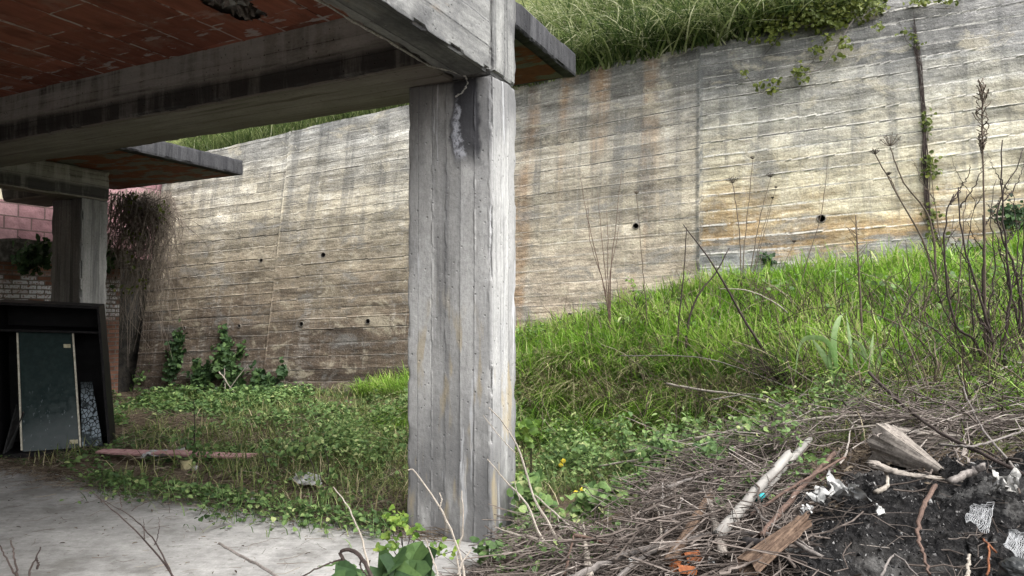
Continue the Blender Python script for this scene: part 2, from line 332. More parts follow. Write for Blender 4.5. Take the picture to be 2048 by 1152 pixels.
    g_ = m.n('ShaderNodeHueSaturation'); g_.inputs['Saturation'].default_value = 1.03; g_.inputs['Value'].default_value = .86; m.put(g_.inputs['Color'], c); c = g_.outputs[0]
    gr = m.noise(m.pos(), 38, 5, .75); c = m.mix(.6, c, m.ramp(gr, [(.32, .55), (.5, 1.0), (.68, 1.45)]), 'MULTIPLY')
    m.col(c).bump(m.ma('ADD', m.ma('MULTIPLY', n_fine, .5), m.ma('ADD', sp_, gr)), .9, .014); return m.m
def concrete(name, c0, c1, c2, bw=.15, streak=1.0, stain=(.10, .095, .09), dark=.5, bumpd=.006, rust=0.0, seamk=.6, extra=None):
    # UV: x across the boards, y along them (metres)
    m = MT(name, .9, .2); uv = m.sep(m.uv()); U, V = uv[0], uv[1]
    nl = m.noise(m.comb(m.ma('MULTIPLY', U, 11), m.ma('MULTIPLY', V, 1.1)), 1.0, 7, .66); nf = m.noise(m.comb(m.ma('MULTIPLY', U, 55), m.ma('MULTIPLY', V, 24)), 1.0, 5, .7)
    nb = m.noise(m.pos(), 1.6, 5, .6); n3 = m.noise(m.pos(), 26, 6, .7)
    b = m.ma('FLOOR', m.ma('MULTIPLY', m.ma('ADD', U, .04), 1/bw)); tone = m.white(m.comb(b, 3.3))
    c = m.mix(m.mr(nl, .32, .68), c0, c1); c = m.mix(m.mr(nb, .45, .68), c, c2)
    c = m.mix(1.0, c, m.ramp(tone, [(0, .78), (1, 1.12)]), 'MULTIPLY')
    c = m.mix(.8, c, m.ramp(nf, [(.3, .7), (.5, 1.0), (.72, 1.2)]), 'MULTIPLY')
    st = m.noise(m.comb(m.ma('MULTIPLY', U, 9), m.ma('MULTIPLY', V, .35), 4.0), 1.0, 4, .6); c = m.mix(m.ma('MULTIPLY', m.mr(st, .54, .68), dark*streak), c, stain)
    c = m.mix(m.ma('MULTIPLY', m.mr(n3, .60, .72), .4), c, stain); c = m.mix(m.ma('MULTIPLY', m.mr(n3, .37, .30), .45), c, tuple(min(.6, x*1.5) for x in c1))
    fr = m.ma('FRACT', m.ma('MULTIPLY', m.ma('ADD', U, .04), 1/bw)); ds = m.ma('MINIMUM', fr, m.ma('SUBTRACT', 1.0, fr))
    c = m.mix(m.ma('MULTIPLY', m.ma('MULTIPLY', m.mr(ds, .045, .01), m.mr(nf, .3, .6)), seamk), c, stain)
    if extra: c = extra(m, c, U, V, nb, n3)
    if rust: c = m.mix(m.ma('MULTIPLY', m.mr(m.noise(m.comb(m.ma('MULTIPLY', U, 7), m.ma('MULTIPLY', V, 1.2), 9.0), 1.0, 3), .62, .72), rust), c, (.30, .19, .09))
    pv = m.voro(m.pos(), 16); pit = m.mr(pv, .16, .07); c = m.mix(m.ma('MULTIPLY', m.ma('MULTIPLY', pit, m.mr(nb, .42, .55)), .55), c, stain)
    m.col(c).bump(m.ma('SUBTRACT', m.ma('ADD', m.ma('MULTIPLY', nl, .25), m.ma('ADD', m.ma('MULTIPLY', nf, .4), n3)), pit), .8, bumpd); MATS[name] = m.m; return m.m
BH = .205
UJ = uz(1399, 300)[0]; UP = uz(1000, 400)[0]; UL = uz(292, 600)[0]; UJ2 = uz(557, 480)[0]
M_wall = wallmat()
def pillar_stains_and_shade(m, c, U, V, nb, n3):
    p = m.sep(m.pos()); z = p[2]
    lf = m.noise(m.comb(m.ma('MULTIPLY', U, 3.0), m.ma('MULTIPLY', V, .9), 2.0), 1.0, 5, .6)
    c = m.mix(m.ma('MULTIPLY', m.mr(lf, .46, .66), .4), c, (.20, .202, .207)); c = m.mix(m.ma('MULTIPLY', m.mr(lf, .45, .33), .6), c, (.46, .46, .45))
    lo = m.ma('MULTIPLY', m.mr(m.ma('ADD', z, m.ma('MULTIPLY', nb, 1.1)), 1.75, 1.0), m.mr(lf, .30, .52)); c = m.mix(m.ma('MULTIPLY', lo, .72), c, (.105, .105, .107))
    hi = m.ma('MULTIPLY', m.mr(m.ma('ADD', z, m.ma('MULTIPLY', lf, 1.6)), 3.45, 4.05), .7); c = m.mix(hi, c, (.09, .09, .093))  # darker towards the top: stain plus shade painted into the colour
    och = m.noise(m.comb(m.ma('MULTIPLY', U, 8.0), m.ma('MULTIPLY', V, 1.6), 6.0), 1.0, 3); c = m.mix(m.ma('MULTIPLY', m.ma('MULTIPLY', m.mr(och, .55, .66), m.mr(z, 2.0, 1.2)), .6), c, (.32, .26, .155))
    wh = m.noise(m.comb(m.ma('MULTIPLY', U, 13.0), m.ma('MULTIPLY', V, .8), 3.0), 1.0, 5, .65); c = m.mix(m.ma('MULTIPLY', m.mr(wh, .60, .67), .6), c, (.52, .525, .54))
    wob_ = m.ma('MULTIPLY', m.ma('SUBTRACT', m.noise(m.pos(), 4.0, 4, .6), .5), .16); uu = m.ma('ADD', U, wob_)
    wet = m.ma('MULTIPLY', m.mr(m.ma('ABSOLUTE', m.ma('SUBTRACT', uu, 5.585)), .13, .09), m.mr(m.ma('ADD', z, wob_), 2.58, 2.78)); c = m.mix(m.ma('MULTIPLY', wet, .92), c, (.032, .032, .037))
    lw = m.ma('ADD', .006, m.ma('MULTIPLY', m.ma('SUBTRACT', 3.16, z), .085)); lm = m.ma('MULTIPLY', m.mr(m.ma('SUBTRACT', m.ma('ABSOLUTE', m.ma('SUBTRACT', m.ma('ADD', uu, m.ma('MULTIPLY', m.ma('SUBTRACT', n3, .5), .06)), m.ma('ADD', 5.40, m.ma('MULTIPLY', z, .085)))), lw), .014, -.012), m.ma('MULTIPLY', m.mr(z, 2.66, 2.74), m.mr(z, 3.16, 3.05))); c = m.mix(m.ma('MULTIPLY', lm, m.mr(n3, .36, .56, .1, .85)), c, (.40, .41, .45))
    return c
M_pillar = concrete('pillar_concrete', (.285, .282, .275), (.40, .398, .388), (.345, .343, .335), .118, 1.0, (.085, .085, .088), .55, .005, 0, .9, pillar_stains_and_shade)
def beam_stains(m, c, U, V, nb, n3):
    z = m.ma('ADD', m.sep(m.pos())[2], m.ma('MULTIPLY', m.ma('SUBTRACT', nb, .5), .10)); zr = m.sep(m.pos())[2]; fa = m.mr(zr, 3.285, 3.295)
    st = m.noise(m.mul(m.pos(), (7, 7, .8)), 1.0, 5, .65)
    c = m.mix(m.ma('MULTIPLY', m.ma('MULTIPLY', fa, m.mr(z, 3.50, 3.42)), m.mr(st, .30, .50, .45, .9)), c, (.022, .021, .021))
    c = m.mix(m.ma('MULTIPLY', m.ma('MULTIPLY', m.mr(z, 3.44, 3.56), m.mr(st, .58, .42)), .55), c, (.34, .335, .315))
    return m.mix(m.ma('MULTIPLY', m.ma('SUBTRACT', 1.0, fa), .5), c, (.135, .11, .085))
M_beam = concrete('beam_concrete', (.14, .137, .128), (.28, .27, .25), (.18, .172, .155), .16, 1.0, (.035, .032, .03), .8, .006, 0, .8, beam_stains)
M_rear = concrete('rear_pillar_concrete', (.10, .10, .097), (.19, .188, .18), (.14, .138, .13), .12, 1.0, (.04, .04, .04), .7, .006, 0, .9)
M_edge = concrete('edge_beam_concrete', (.13, .13, .128), (.25, .25, .24), (.085, .085, .087), .1743, 1.0, (.05, .05, .052), .85, .008, .3, .95)
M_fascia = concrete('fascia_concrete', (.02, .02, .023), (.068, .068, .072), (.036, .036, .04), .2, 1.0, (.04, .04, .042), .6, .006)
def terracotta():
    m = MT('terracotta_tile', .85, .2); uv = m.sep(m.uv()); A, Bq = uv[0], uv[1]
    a = m.ma('MULTIPLY', A, 1/.43); row = m.ma('FLOOR', a); b = m.ma('ADD', m.ma('MULTIPLY', Bq, 1/.5), m.ma('MULTIPLY', m.white(m.comb(row, 1.0)), 1.0))
    t = m.white(m.comb(row, m.ma('FLOOR', b))); n = m.noise(m.comb(m.ma('MULTIPLY', A, 12), m.ma('MULTIPLY', Bq, 2)), 1.0, 5, .65); n2 = m.noise(m.pos(), 3.0, 5, .6)
    c = m.mix(t, (.145, .05, .032), (.235, .085, .054)); c = m.mix(.8, c, m.ramp(n, [(.3, .6), (.7, 1.25)]), 'MULTIPLY'); c = m.mix(m.ma('MULTIPLY', m.mr(n2, .5, .7), .5), c, (.06, .02, .012))
    w = m.noise(m.pos(), 9, 4)
    fa = m.ma('FRACT', a); da = m.ma('MINIMUM', fa, m.ma('SUBTRACT', 1.0, fa)); fb = m.ma('FRACT', b); db = m.ma('MINIMUM', fb, m.ma('SUBTRACT', 1.0, fb))
    j = m.ma('MAXIMUM', m.ma('MULTIPLY', m.mr(da, .035, .012), m.mr(w, .42, .55)), m.ma('MULTIPLY', m.mr(db, .022, .008), m.mr(w, .50, .6))); c = m.mix(m.ma('MULTIPLY', j, .85), c, (.34, .30, .27)); c = m.mix(m.ma('MULTIPLY', m.mr(m.noise(p_ := m.pos(), 5, 6, .7), .52, .66), .35), c, (.22, .15, .12))
    jd = m.ma('MULTIPLY', m.mr(da, .014, .005), m.mr(w, .55, .45)); c = m.mix(m.ma('MULTIPLY', jd, .8), c, (.02, .012, .01))
    p = m.noise(m.comb(m.ma('MULTIPLY', A, 3.0), m.ma('MULTIPLY', Bq, 9.0)), 1.0, 4, .6); e = m.mr(Bq, 3.3, 3.9)
    c = m.mix(m.ma('MULTIPLY', m.mr(p, .58, .63), m.ma('MULTIPLY', e, .8)), c, (.33, .31, .29))
    m.col(c).bump(m.ma('SUBTRACT', m.ma('MULTIPLY', n, .5), j), .6, .008); return m.m
M_tile = terracotta()
def patchy():
    m = MT('patched_soffit', .9, .2); p = m.pos(); uv = m.sep(m.uv())
    n = m.noise(m.comb(m.ma('MULTIPLY', uv[0], 1.6), m.ma('MULTIPLY', uv[1], 4.0)), 1.0, 4, .6); n2 = m.noise(p, 12, 5, .65)
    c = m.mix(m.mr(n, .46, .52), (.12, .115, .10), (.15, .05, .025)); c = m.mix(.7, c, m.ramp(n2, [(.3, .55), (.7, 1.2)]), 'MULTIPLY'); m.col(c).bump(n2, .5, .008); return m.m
M_patch = patchy()
def floormat():
    m = MT('floor_concrete', .75, .3); p = m.pos(); n = m.noise(p, 1.3, 9, .7); q = m.sep(p)
    l = m.noise(m.mul(p, (1.5, 2.6, 1)), 6.0, 10, .78, .2); f = m.noise(p, 60, 4, .7); d = m.noise(p, 14, 5, .7)
    c = m.mix(m.mr(n, .38, .66), (.20, .197, .19), (.33, .325, .315)); c = m.mix(.9, c, m.ramp(l, [(.3, .62), (.5, 1), (.68, 1.3)]), 'MULTIPLY'); c = m.mix(.6, c, m.ramp(f, [(.3, .8), (.7, 1.15)]), 'MULTIPLY')
    c = m.mix(m.ma('MULTIPLY', m.mr(n, .46, .36), .5), c, (.12, .112, .10)); c = m.mix(m.ma('MULTIPLY', m.mr(d, .58, .68), .6), c, (.075, .065, .052)); fs_ = m.noise(p, 95, 3, .6); c = m.mix(m.ma('MULTIPLY', m.mr(fs_, .68, .72), .8), c, (.05, .04, .03)); ck = m.n('ShaderNodeTexVoronoi', feature='DISTANCE_TO_EDGE'); m.put(ck.inputs['Vector'], m.mix(.12, p, m.n('ShaderNodeTexNoise').outputs['Color'])); ck.inputs['Scale'].default_value = .42; c = m.mix(m.ma('MULTIPLY', m.mr(ck.outputs[0], .007, .002), 0.0), c, (.05, .045, .04))
    m.col(c).bump(m.ma('ADD', l, m.ma('MULTIPLY', d, .5)), .5, .012); return m.m
M_floor = floormat()
def soilmat():
    m = MT('soil', .95, .1); p = m.pos(); n = m.noise(p, 2.2, 6, .65); f = m.noise(p, 30, 6, .7); t = m.attr()
    c = m.mix(m.mr(n, .35, .65), (.055, .04, .028), (.12, .092, .065)); c = m.mix(m.mr(f, .5, .66), c, (.17, .135, .095)); c = m.mix(m.mr(f, .42, .3), c, (.03, .024, .018))
    k = m.mix(m.mr(f, .40, .62), (.006, .006, .0065), (.026, .025, .025)); k = m.mix(m.mr(m.noise(p, 4.5, 5, .7), .56, .70), k, (.10, .098, .095)); k = m.mix(m.ma('MULTIPLY', m.mr(m.noise(p, 1.7, 5, .7), .50, .68), .6), k, (.05, .047, .044)); k = m.mix(m.mr(m.noise(p, 70, 4, .8), .64, .7), k, (.30, .29, .28))
    m.col(m.mix(m.mr(t, .35, .65), c, k)).bump(m.ma('ADD', n, f), .9, .03); return m.m
M_soil = soilmat()
def simple(name, a, b, sc=20, rough=.7, bump=.4, bd=.004, spec=.3, metal=0):
    m = MT(name, rough, spec); n = m.noise(m.obj(), sc, 5, .65); m.col(m.mix(m.mr(n, .35, .68), a, b)).bump(n, bump, bd); m.b.inputs['Metallic'].default_value = metal; MATS[name] = m.m; return m.m
# ------------------------------------------------------------------ ground
g = G(); nx, ny = MX.shape
i, j = np.meshgrid(np.arange(nx-1), np.arange(ny-1), indexing='ij')
Fq = np.stack((i*ny+j, (i+1)*ny+j, (i+1)*ny+j+1, i*ny+j+1), -1).reshape(-1, 4)
fc = (MX.ravel()[Fq].mean(1), MY.ravel()[Fq].mean(1)); fu, fs = us(*fc); Fq = Fq[(fs > -.6) & (np.hypot(*e12(*fc)) < 30)]
blk = np.clip(sstep(.95, 1.55, MX + (fbm(MX*3, MY*3, 0, 77)-.5)*.9)*sstep(3.9, 3.3, MY + (fbm(MX*3, MY*3, 0, 78)-.5)*.9), 0, 1)
g.add(np.stack((MX, MY, TZ), -1).reshape(-1, 3), [Fq], blk.ravel())
tag(g.build('ground', M_soil, smooth=True), kind='structure')
g = G(); a = np.linspace(2.2, 14, 200); b = np.concatenate((np.linspace(-9, 3.6, 30), np.linspace(3.65, 4.3, 14)))
A2, B2 = np.meshgrid(a, b, indexing='ij'); B2 = B2 + (B2 > 3.9)*(fbm(A2*1.5, A2*0, 0, 5)-.5)*.22*sstep(3.9, 4.3, B2)
A2 = np.where(A2 < 2.3, A2 - (fbm(B2*1.7, 3, 0, 6)-.5)*.2, A2)
XY = A2[..., None]*E1 + B2[..., None]*E2; zz = (fbm(A2*.8, B2*.8, 0, 2)-.5)*.012 - .05*sstep(4.27, 4.36, B2)
n1, n2 = A2.shape; i, j = np.meshgrid(np.arange(n1-1), np.arange(n2-1), indexing='ij')
Fq = np.stack((i*n2+j, i*n2+j+1, (i+1)*n2+j+1, (i+1)*n2+j), -1).reshape(-1, 4)
g.add(np.concatenate((XY, zz[..., None]), -1).reshape(-1, 3), [Fq])
bd = list(range(0, n1*n2, n2)); ed = [k*n2+n2-1 for k in range(n1)]
for L in (bd, ed, list(range(n2))):
    P = np.concatenate((XY, zz[..., None]), -1).reshape(-1, 3)[L]; Q = P - (0, 0, .12); k = np.arange(len(L)-1); m_ = len(L)
    g.add(np.concatenate((P, Q)), [np.stack((k, k+1, k+1+m_, k+m_), 1)])
tag(g.build('floor_slab', M_floor), kind='structure')
# heap of black ash on the right, a finer sheet over the ground
hx = np.arange(.9, 4.4, .014); hy = np.arange(2.2, 4.5, .014); HX, HY = np.meshgrid(hx, hy, indexing='ij')
hm = sstep(1.05, 1.75, HX + (fbm(HX*3, HY*3, 0, 77)-.5)*.9)*sstep(3.85, 3.35, HY + (fbm(HX*3, HY*3, 0, 78)-.5)*.9)
rdg = 1-np.abs(fbm(HX*4.5, HY*4.5, 0, 121, 5)-.5)*4
HZ = gz(HX, HY) + hm*(.012 + .075*np.clip(rdg, -.6, 1) + .05*(fbm(HX*14, HY*14, 0, 131, 4)-.5) + .03*(fbm(HX*38, HY*38, 0, 141, 3)-.5)) - (1-hm)*.05
i, j = np.meshgrid(np.arange(len(hx)-1), np.arange(len(hy)-1), indexing='ij'); n2 = len(hy); Fq = np.stack((i*n2+j, (i+1)*n2+j, (i+1)*n2+j+1, i*n2+j+1), -1).reshape(-1, 4); Fq = Fq[hm.ravel()[Fq].mean(1) > .03]
g = G(); g.add(np.stack((HX, HY, HZ), -1).reshape(-1, 3), [Fq], np.ones(HX.size)); tag(g.build('ash_heap', M_soil), kind='structure')
def hz(x, y):
    i_ = np.clip(((x-hx[0])/.014), 0, len(hx)-1).astype(int); j_ = np.clip(((y-hy[0])/.014), 0, len(hy)-1).astype(int); ins = (x > hx[0]) & (x < hx[-1]) & (y > hy[0]) & (y < hy[-1])
    return np.where(ins, np.maximum(HZ[i_, j_], gz(x, y)), gz(x, y))
# ------------------------------------------------------------------ retaining wall
TOPS = np.array([uz(px, py) for px, py in ((250, 345), (443, 297), (700, 236), (814, 212), (1000, 180), (1160, 142), (1300, 112), (1405, 90), (1500, 72), (1840, -14), (2048, -70), (2400, -170))])
def topz(u): return np.interp(u, TOPS[:, 0], TOPS[:, 1])
HOLES = [(369, 656, .028), (479, 652, .03), (603, 648, .04), (736, 643, .042), (523, 521, .035), (647, 510, .045), (1140, 633, .048), (1272, 452, .042), (1643, 437, .050)]
def retaining():
    root = empty('retaining_wall', wall(0, 0), 'tall weathered board-marked concrete retaining wall streaked brown, grey and cream along the grassy bank', 'wall')
    us_ = np.arange(UL, uz(2330, 400)[0], .021); ts = np.linspace(0, 1, 300); Uu, T = np.meshgrid(us_, ts, indexing='ij')
    top = topz(Uu) + (fbm(Uu*2, 0*Uu, 0, 8)-.5)*.06; lo = -.25; Z = lo + (top-lo)*T
    tilt = np.where(Uu < UJ, .05 + .05*sstep(2.6, 4.8, Z), .05); Vb = Z - (Uu-UJ)*tilt + np.where(Uu < UJ, .07, 0) + np.where(Uu < UJ2, .05, 0)
    Vb = Vb + .05*(vn(Vb*2.3, 0*Vb, 0, 88)-.5)*2 + (fbm(Uu*.7, Vb*2, 0, 4)-.5)*.012
    fr = Vb/BH - np.floor(Vb/BH); d = np.minimum(fr, 1-fr)*BH; bi = np.floor(Vb/BH)
    off = (vn(bi*1.31+.5, np.floor((Uu+bi*1.37)*.28)*2.1+.5, 0, 6)-.5)*.007
    rag = fbm(Uu*7, bi*3.3, 0, 12); strong = sstep(.42, .62, vn(bi*2.7, np.floor(Uu/4)*1.9, 0, 15)); heavy = np.where(Uu > UJ, 1.5, .8)
    off += np.exp(-(d/.012)**2)*(.016*strong*heavy*rag - .006*(1-strong))
    off += (fbm(Uu*9, Z*9, 0, 14)-.5)*.012 + (fbm(Uu*1.2, Z*1.2, 0, 16)-.5)*.03
    for J, w, hgt in ((UJ, .035, .035), (UJ2, .012, .016), (UP, .012, .01)): off += np.exp(-((Uu-J-(vn(Z*3, 0, 0, 3)-.5)*.02)/w)**2)*hgt*fbm(Z*9, Uu*9, 0, 3)*1.4
    k = (Z-CAMZ)*BAT - off
    V = np.stack((W0[0]+Uu*WD[0]+k*WN[0], W0[1]+Uu*WD[1]+k*WN[1], Z), -1)
    n1, n2 = Uu.shape; i, j = np.meshgrid(np.arange(n1-1), np.arange(n2-1), indexing='ij')
    Fq = np.stack((i*n2+j, (i+1)*n2+j, (i+1)*n2+j+1, i*n2+j+1), -1).reshape(-1, 4)
    cu, cz = Uu.ravel()[Fq].mean(1), Z.ravel()[Fq].mean(1); keep = np.ones(len(Fq), bool); hs_ = []
    for px, py, r in HOLES:
        u, z = uz(px, py); hs_.append((u, z, r)); keep &= np.hypot(cu-u, cz-z) > r*.98
    g = G(); g.add(V.reshape(-1, 3), [Fq[keep]], .5, np.stack((Uu, Vb), -1).reshape(-1, 2))
    def strip(P, dv, uvx):
        Q = P + dv; m_ = len(P); k_ = np.arange(m_-1); g.add(np.concatenate((P, Q)), [np.stack((k_, k_+1, k_+1+m_, k_+m_), 1)], .5, np.concatenate((uvx, uvx+(.3, .4))))
    bk = np.array((WN[0]*.45, WN[1]*.45, 0)); strip(V[:, -1], bk, np.stack((Uu[:, -1], Vb[:, -1]), -1)); strip(V[0, ::-1], bk, np.stack((Uu[0, ::-1], Vb[0, ::-1]), -1))
    g.build('wall_face', M_wall, root)
    Mh = simple('dark_pipe', (.012, .011, .01), (.03, .027, .024), 30, .8); Mr = simple('hole_rim', (.09, .08, .07), (.20, .18, .155), 40, .9)
    for q, (u, z, r) in enumerate(hs_):
        g = G(); a = np.arange(16)*2*PI/16; rr = r*(1+.12*(vn(a*2, q*5, 0, 2)-.5))
        ring = lambda s_, o: np.array([wall(u+c*s_*x, z+s_*x*sn, o) for c, sn, x in zip(np.cos(a), np.sin(a), rr)])
        P = np.concatenate((ring(1.35, -.012), ring(1.12, .012), ring(.98, .012), ring(.95, -.3), ring(.05, -.3))); k = np.arange(16)
        g.add(P, [np.concatenate([np.stack((w_*16+k, w_*16+(k+1) % 16, (w_+1)*16+(k+1) % 16, (w_+1)*16+k), 1) for w_ in range(4)])])
        o = g.build('weep_hole', [Mr, Mh], root); o.data.polygons.foreach_set('material_index', np.repeat((0, 0, 1, 1), 16)); o.data.update()
    return root
RW = retaining()
# hillside behind the wall
g = G(); uu = np.linspace(UL-3, 12, 120); dd = np.linspace(0, 14, 40); U2, D2 = np.meshgrid(uu, dd, indexing='ij')
tz = topz(U2); kk = (tz-CAMZ)*BAT + D2 + .04; zz = tz - .06 + sstep(0, 1, D2)*.30 + D2*.72 + (fbm(U2, D2, 0, 19)-.5)*.25*sstep(.2, 1.5, D2)
P = np.stack((W0[0]+U2*WD[0]+kk*WN[0], W0[1]+U2*WD[1]+kk*WN[1], zz), -1); n1, n2 = U2.shape; i, j = np.meshgrid(np.arange(n1-1), np.arange(n2-1), indexing='ij')
g.add(P.reshape(-1, 3), [np.stack((i*n2+j, (i+1)*n2+j, (i+1)*n2+j+1, i*n2+j+1), -1).reshape(-1, 4)], 0.0)
M_hill = MT('overgrown_soil', .95, .1); M_hill.col(M_hill.mix(M_hill.mr(M_hill.noise(M_hill.pos(), 9, 6, .7), .35, .62), (.03, .035, .014), (.12, .135, .045))); tag(g.build('hillside', M_hill.m, smooth=True), kind='structure')
# ------------------------------------------------------------------ the unfinished building
def rbox(a0, a1, b0, b1, z0, z1, res, axis, amp=.006, chip=.02, disp=None, fine=None):
    """box in building axes on a fine grid; axis = direction of the board marks (0 e1, 1 e2, 2 z)"""
    lo = np.array((a0, b0, z0)); hi = np.array((a1, b1, z1)); g = G()
    def lin(k):
        n = max(2, int((hi[k]-lo[k])/res)+1); return np.linspace(lo[k], hi[k], n)
    for k in range(3):
        p, q = [x for x in range(3) if x != k]; Pp, Qq = np.meshgrid(lin(p), lin(q), indexing='ij')
        for side in (0, 1):
            X = np.zeros(Pp.shape+(3,)); X[..., p] = Pp; X[..., q] = Qq; X[..., k] = hi[k] if side else lo[k]
            Y = X.copy(); cen = (lo+hi)/2
            de = np.stack([np.minimum(X[..., c]-lo[c], hi[c]-X[..., c]) for c in range(3)], -1); de.sort(-1); ed = de[..., 1]
            ch = np.exp(-ed/.018)*chip*sstep(.45, .75, fbm(X[..., 0]*7, X[..., 1]*7, X[..., 2]*7, 41, 4)) + np.exp(-ed/.008)*.006
            for c in range(3):
                Y[..., c] += amp*2*(fbm(X[..., 0]*5, X[..., 1]*5, X[..., 2]*5, 50+c, 4)-.5)
                nearc = np.exp(-np.minimum(X[..., c]-lo[c], hi[c]-X[..., c])/.02)
                Y[..., c] -= np.sign(X[..., c]-cen[c])*ch*nearc
            if axis == k: al, ac = q, p
            else: al = axis; ac = p if q == axis else q
            uv = np.stack((X[..., ac]+k*3.1+side*1.7, X[..., al]), -1)
            if disp is not None: Y[..., k] += (1 if side else -1)*disp(X[..., ac]+k*3.1+side*1.7, X[..., al], k)
            w = Y[..., 0, None]*E1 + Y[..., 1, None]*E2; V = np.concatenate((w, Y[..., 2, None]), -1); n1, n2 = Pp.shape
            i, j = np.meshgrid(np.arange(n1-1), np.arange(n2-1), indexing='ij'); Fq = np.stack((i*n2+j, (i+1)*n2+j, (i+1)*n2+j+1, i*n2+j+1), -1).reshape(-1, 4)
            g.add(V.reshape(-1, 3), [Fq if (side == (k != 1)) else Fq[:, ::-1]], .5, uv.reshape(-1, 2))
    return g
def seams(bw, h=.006, step=.004):
    def f(u, v, k):
        q = (u+.04)/bw; fr = q-np.floor(q); d = np.minimum(fr, 1-fr)*bw; b = np.floor(q)
        return np.exp(-(d/.006)**2)*h*(fbm(v*14, b*3.7, 0, 23)*2.2-.7)*sstep(.3, .6, vn(b*1.9, v*.8, 0, 25)) + (vn(b*2.3+.5, 1.5, 0, 27)-.5)*step*2
    return f
BZ, CZ = 3.27, 3.735

def building():
    root = empty('unfinished_building', B(2.6, 4.5, 0), 'unfinished concrete frame building with two pillars and a terracotta tile ceiling', 'building')
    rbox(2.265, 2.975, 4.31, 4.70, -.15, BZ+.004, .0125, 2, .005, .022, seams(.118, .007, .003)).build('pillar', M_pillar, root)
    rbox(2.262, 2.97, 4.305, 4.701, BZ+.004, 5.3, .03, 2, .006, .02, seams(.18)).build('pillar', M_edge, root)
    rbox(2.268, 2.57, -9, 4.303, BZ, 4.25, .03, 1, .006, .03, seams(.1743, .008, .005)).build('edge_beam', M_edge, root)
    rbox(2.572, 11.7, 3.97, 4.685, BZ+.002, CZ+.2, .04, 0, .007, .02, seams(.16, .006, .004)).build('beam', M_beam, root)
    rbox(2.572, 11.7, -9, 3.967, CZ+.06, CZ+.28, .4, 0, 0, 0).build('floor_plate', M_beam, root)
    # tiled ceiling with one broken tile
    g = G(); aa = np.arange(2.572, 11.7, .025); bb = np.linspace(-2.0, 3.975, 240); A_, B_ = np.meshgrid(aa, bb, indexing='ij')
    q = A_/.43; fr = q-np.floor(q); da = np.minimum(fr, 1-fr)*.43; zz = CZ - .004*vn(A_*3, B_*3, 0, 2) - .009*np.exp(-(da/.012)**2)*fbm(A_*3, B_*6, 0, 61)*1.6 - (vn(np.floor(q)*1.7+.5, np.floor(B_/.5)*2.3+.5, 0, 5)-.5)*.012
    XY = A_[..., None]*E1 + B_[..., None]*E2; n1, n2 = A_.shape; i, j = np.meshgrid(np.arange(n1-1), np.arange(n2-1), indexing='ij')
    Fq = np.stack((i*n2+j, (i+1)*n2+j, (i+1)*n2+j+1, i*n2+j+1), -1).reshape(-1, 4); ca, cb = A_.ravel()[Fq].mean(1), B_.ravel()[Fq].mean(1)
    h0 = at(470, 8, 4.84); ha, hb = e12(h0[0], h0[1]); rr = np.hypot((ca-ha)/.17, (cb-hb)/.24) + (fbm(ca*9, cb*9, 0, 71)-.5)*1.1
    g.add(np.concatenate((XY, zz[..., None]), -1).reshape(-1, 3), [Fq[rr > .95]], .5, np.stack((A_, B_), -1).reshape(-1, 2)); tl = g.build('ceiling_tiles', M_tile, root)
    g = G()
    for q_ in range(22):
        c = np.array((h0[0], h0[1], CZ+.02)) + np.append((R.random()-.5)*.28*E1 + (R.random()-.5)*.4*E2, R.random()*.05)
        V = c + rv(5)*(.03+.04*R.random()); g.add(V, [np.array(((0, 1, 2), (0, 2, 3), (1, 2, 4), (2, 3, 4), (0, 3, 1), (3, 4, 1)))])
    g.build('broken_tile', simple('broken_clay', (.05, .045, .04), (.20, .17, .15), 30), tl)
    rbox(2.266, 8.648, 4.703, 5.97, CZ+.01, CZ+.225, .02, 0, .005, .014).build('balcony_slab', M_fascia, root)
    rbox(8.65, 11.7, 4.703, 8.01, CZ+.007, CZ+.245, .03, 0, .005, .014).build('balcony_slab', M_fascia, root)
    def soffit(a0, a1, b0, b1, z, holes=None):
        g = G(); A_, B_ = np.meshgrid(np.linspace(a0, a1, 60), np.linspace(b0, b1, 40), indexing='ij'); XY = A_[..., None]*E1 + B_[..., None]*E2; zz = z + .008*(fbm(A_*6, B_*6, 0, 81)-.5); n1, n2 = A_.shape
        i, j = np.meshgrid(np.arange(n1-1), np.arange(n2-1), indexing='ij'); g.add(np.concatenate((XY, zz[..., None]), -1).reshape(-1, 3), [np.stack((i*n2+j, (i+1)*n2+j, (i+1)*n2+j+1, i*n2+j+1), -1).reshape(-1, 4)], .5, np.stack((A_, B_), -1).reshape(-1, 2)); return g
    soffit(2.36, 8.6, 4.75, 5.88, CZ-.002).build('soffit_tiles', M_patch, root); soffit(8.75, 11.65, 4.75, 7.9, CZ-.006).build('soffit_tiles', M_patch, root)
    rbox(10.17, 10.90, 6.41, 6.82, -.15, BZ, .02, 2, .006, .03, seams(.12, .006, .004)).build('pillar', M_rear, root)
    rbox(10.165, 10.45, 4.688, 6.825, BZ-.003, CZ-.02, .03, 1, .005, .02, seams(.07, .004, .003)).build('edge_beam', M_beam, root)
    rbox(10.452, 11.7, 6.12, 6.815, BZ-.001, CZ-.02, .05, 0, .005, .02).build('beam', M_beam, root)
    rbox(2.6, 11.6, -9, -8.8, -.1, CZ+.1, .5, 2, 0, 0).build('unseen_light_blocker', M_beam, root)  # added unseen wall, keeps light from behind out of the space under the slab
    # lime drips where water runs down from the joint
    g = G(); 
    def crack(pts, r):
        P = wob(curve([np.array(p) for p in pts], 40), .008, 3, 30); V, F_, uv = tube(P, r*(.4+1.2*R.random(len(P))), 5); g.add(V, F_, .5, uv)
    sof = lambda a, b: B(a, b, BZ-.002)
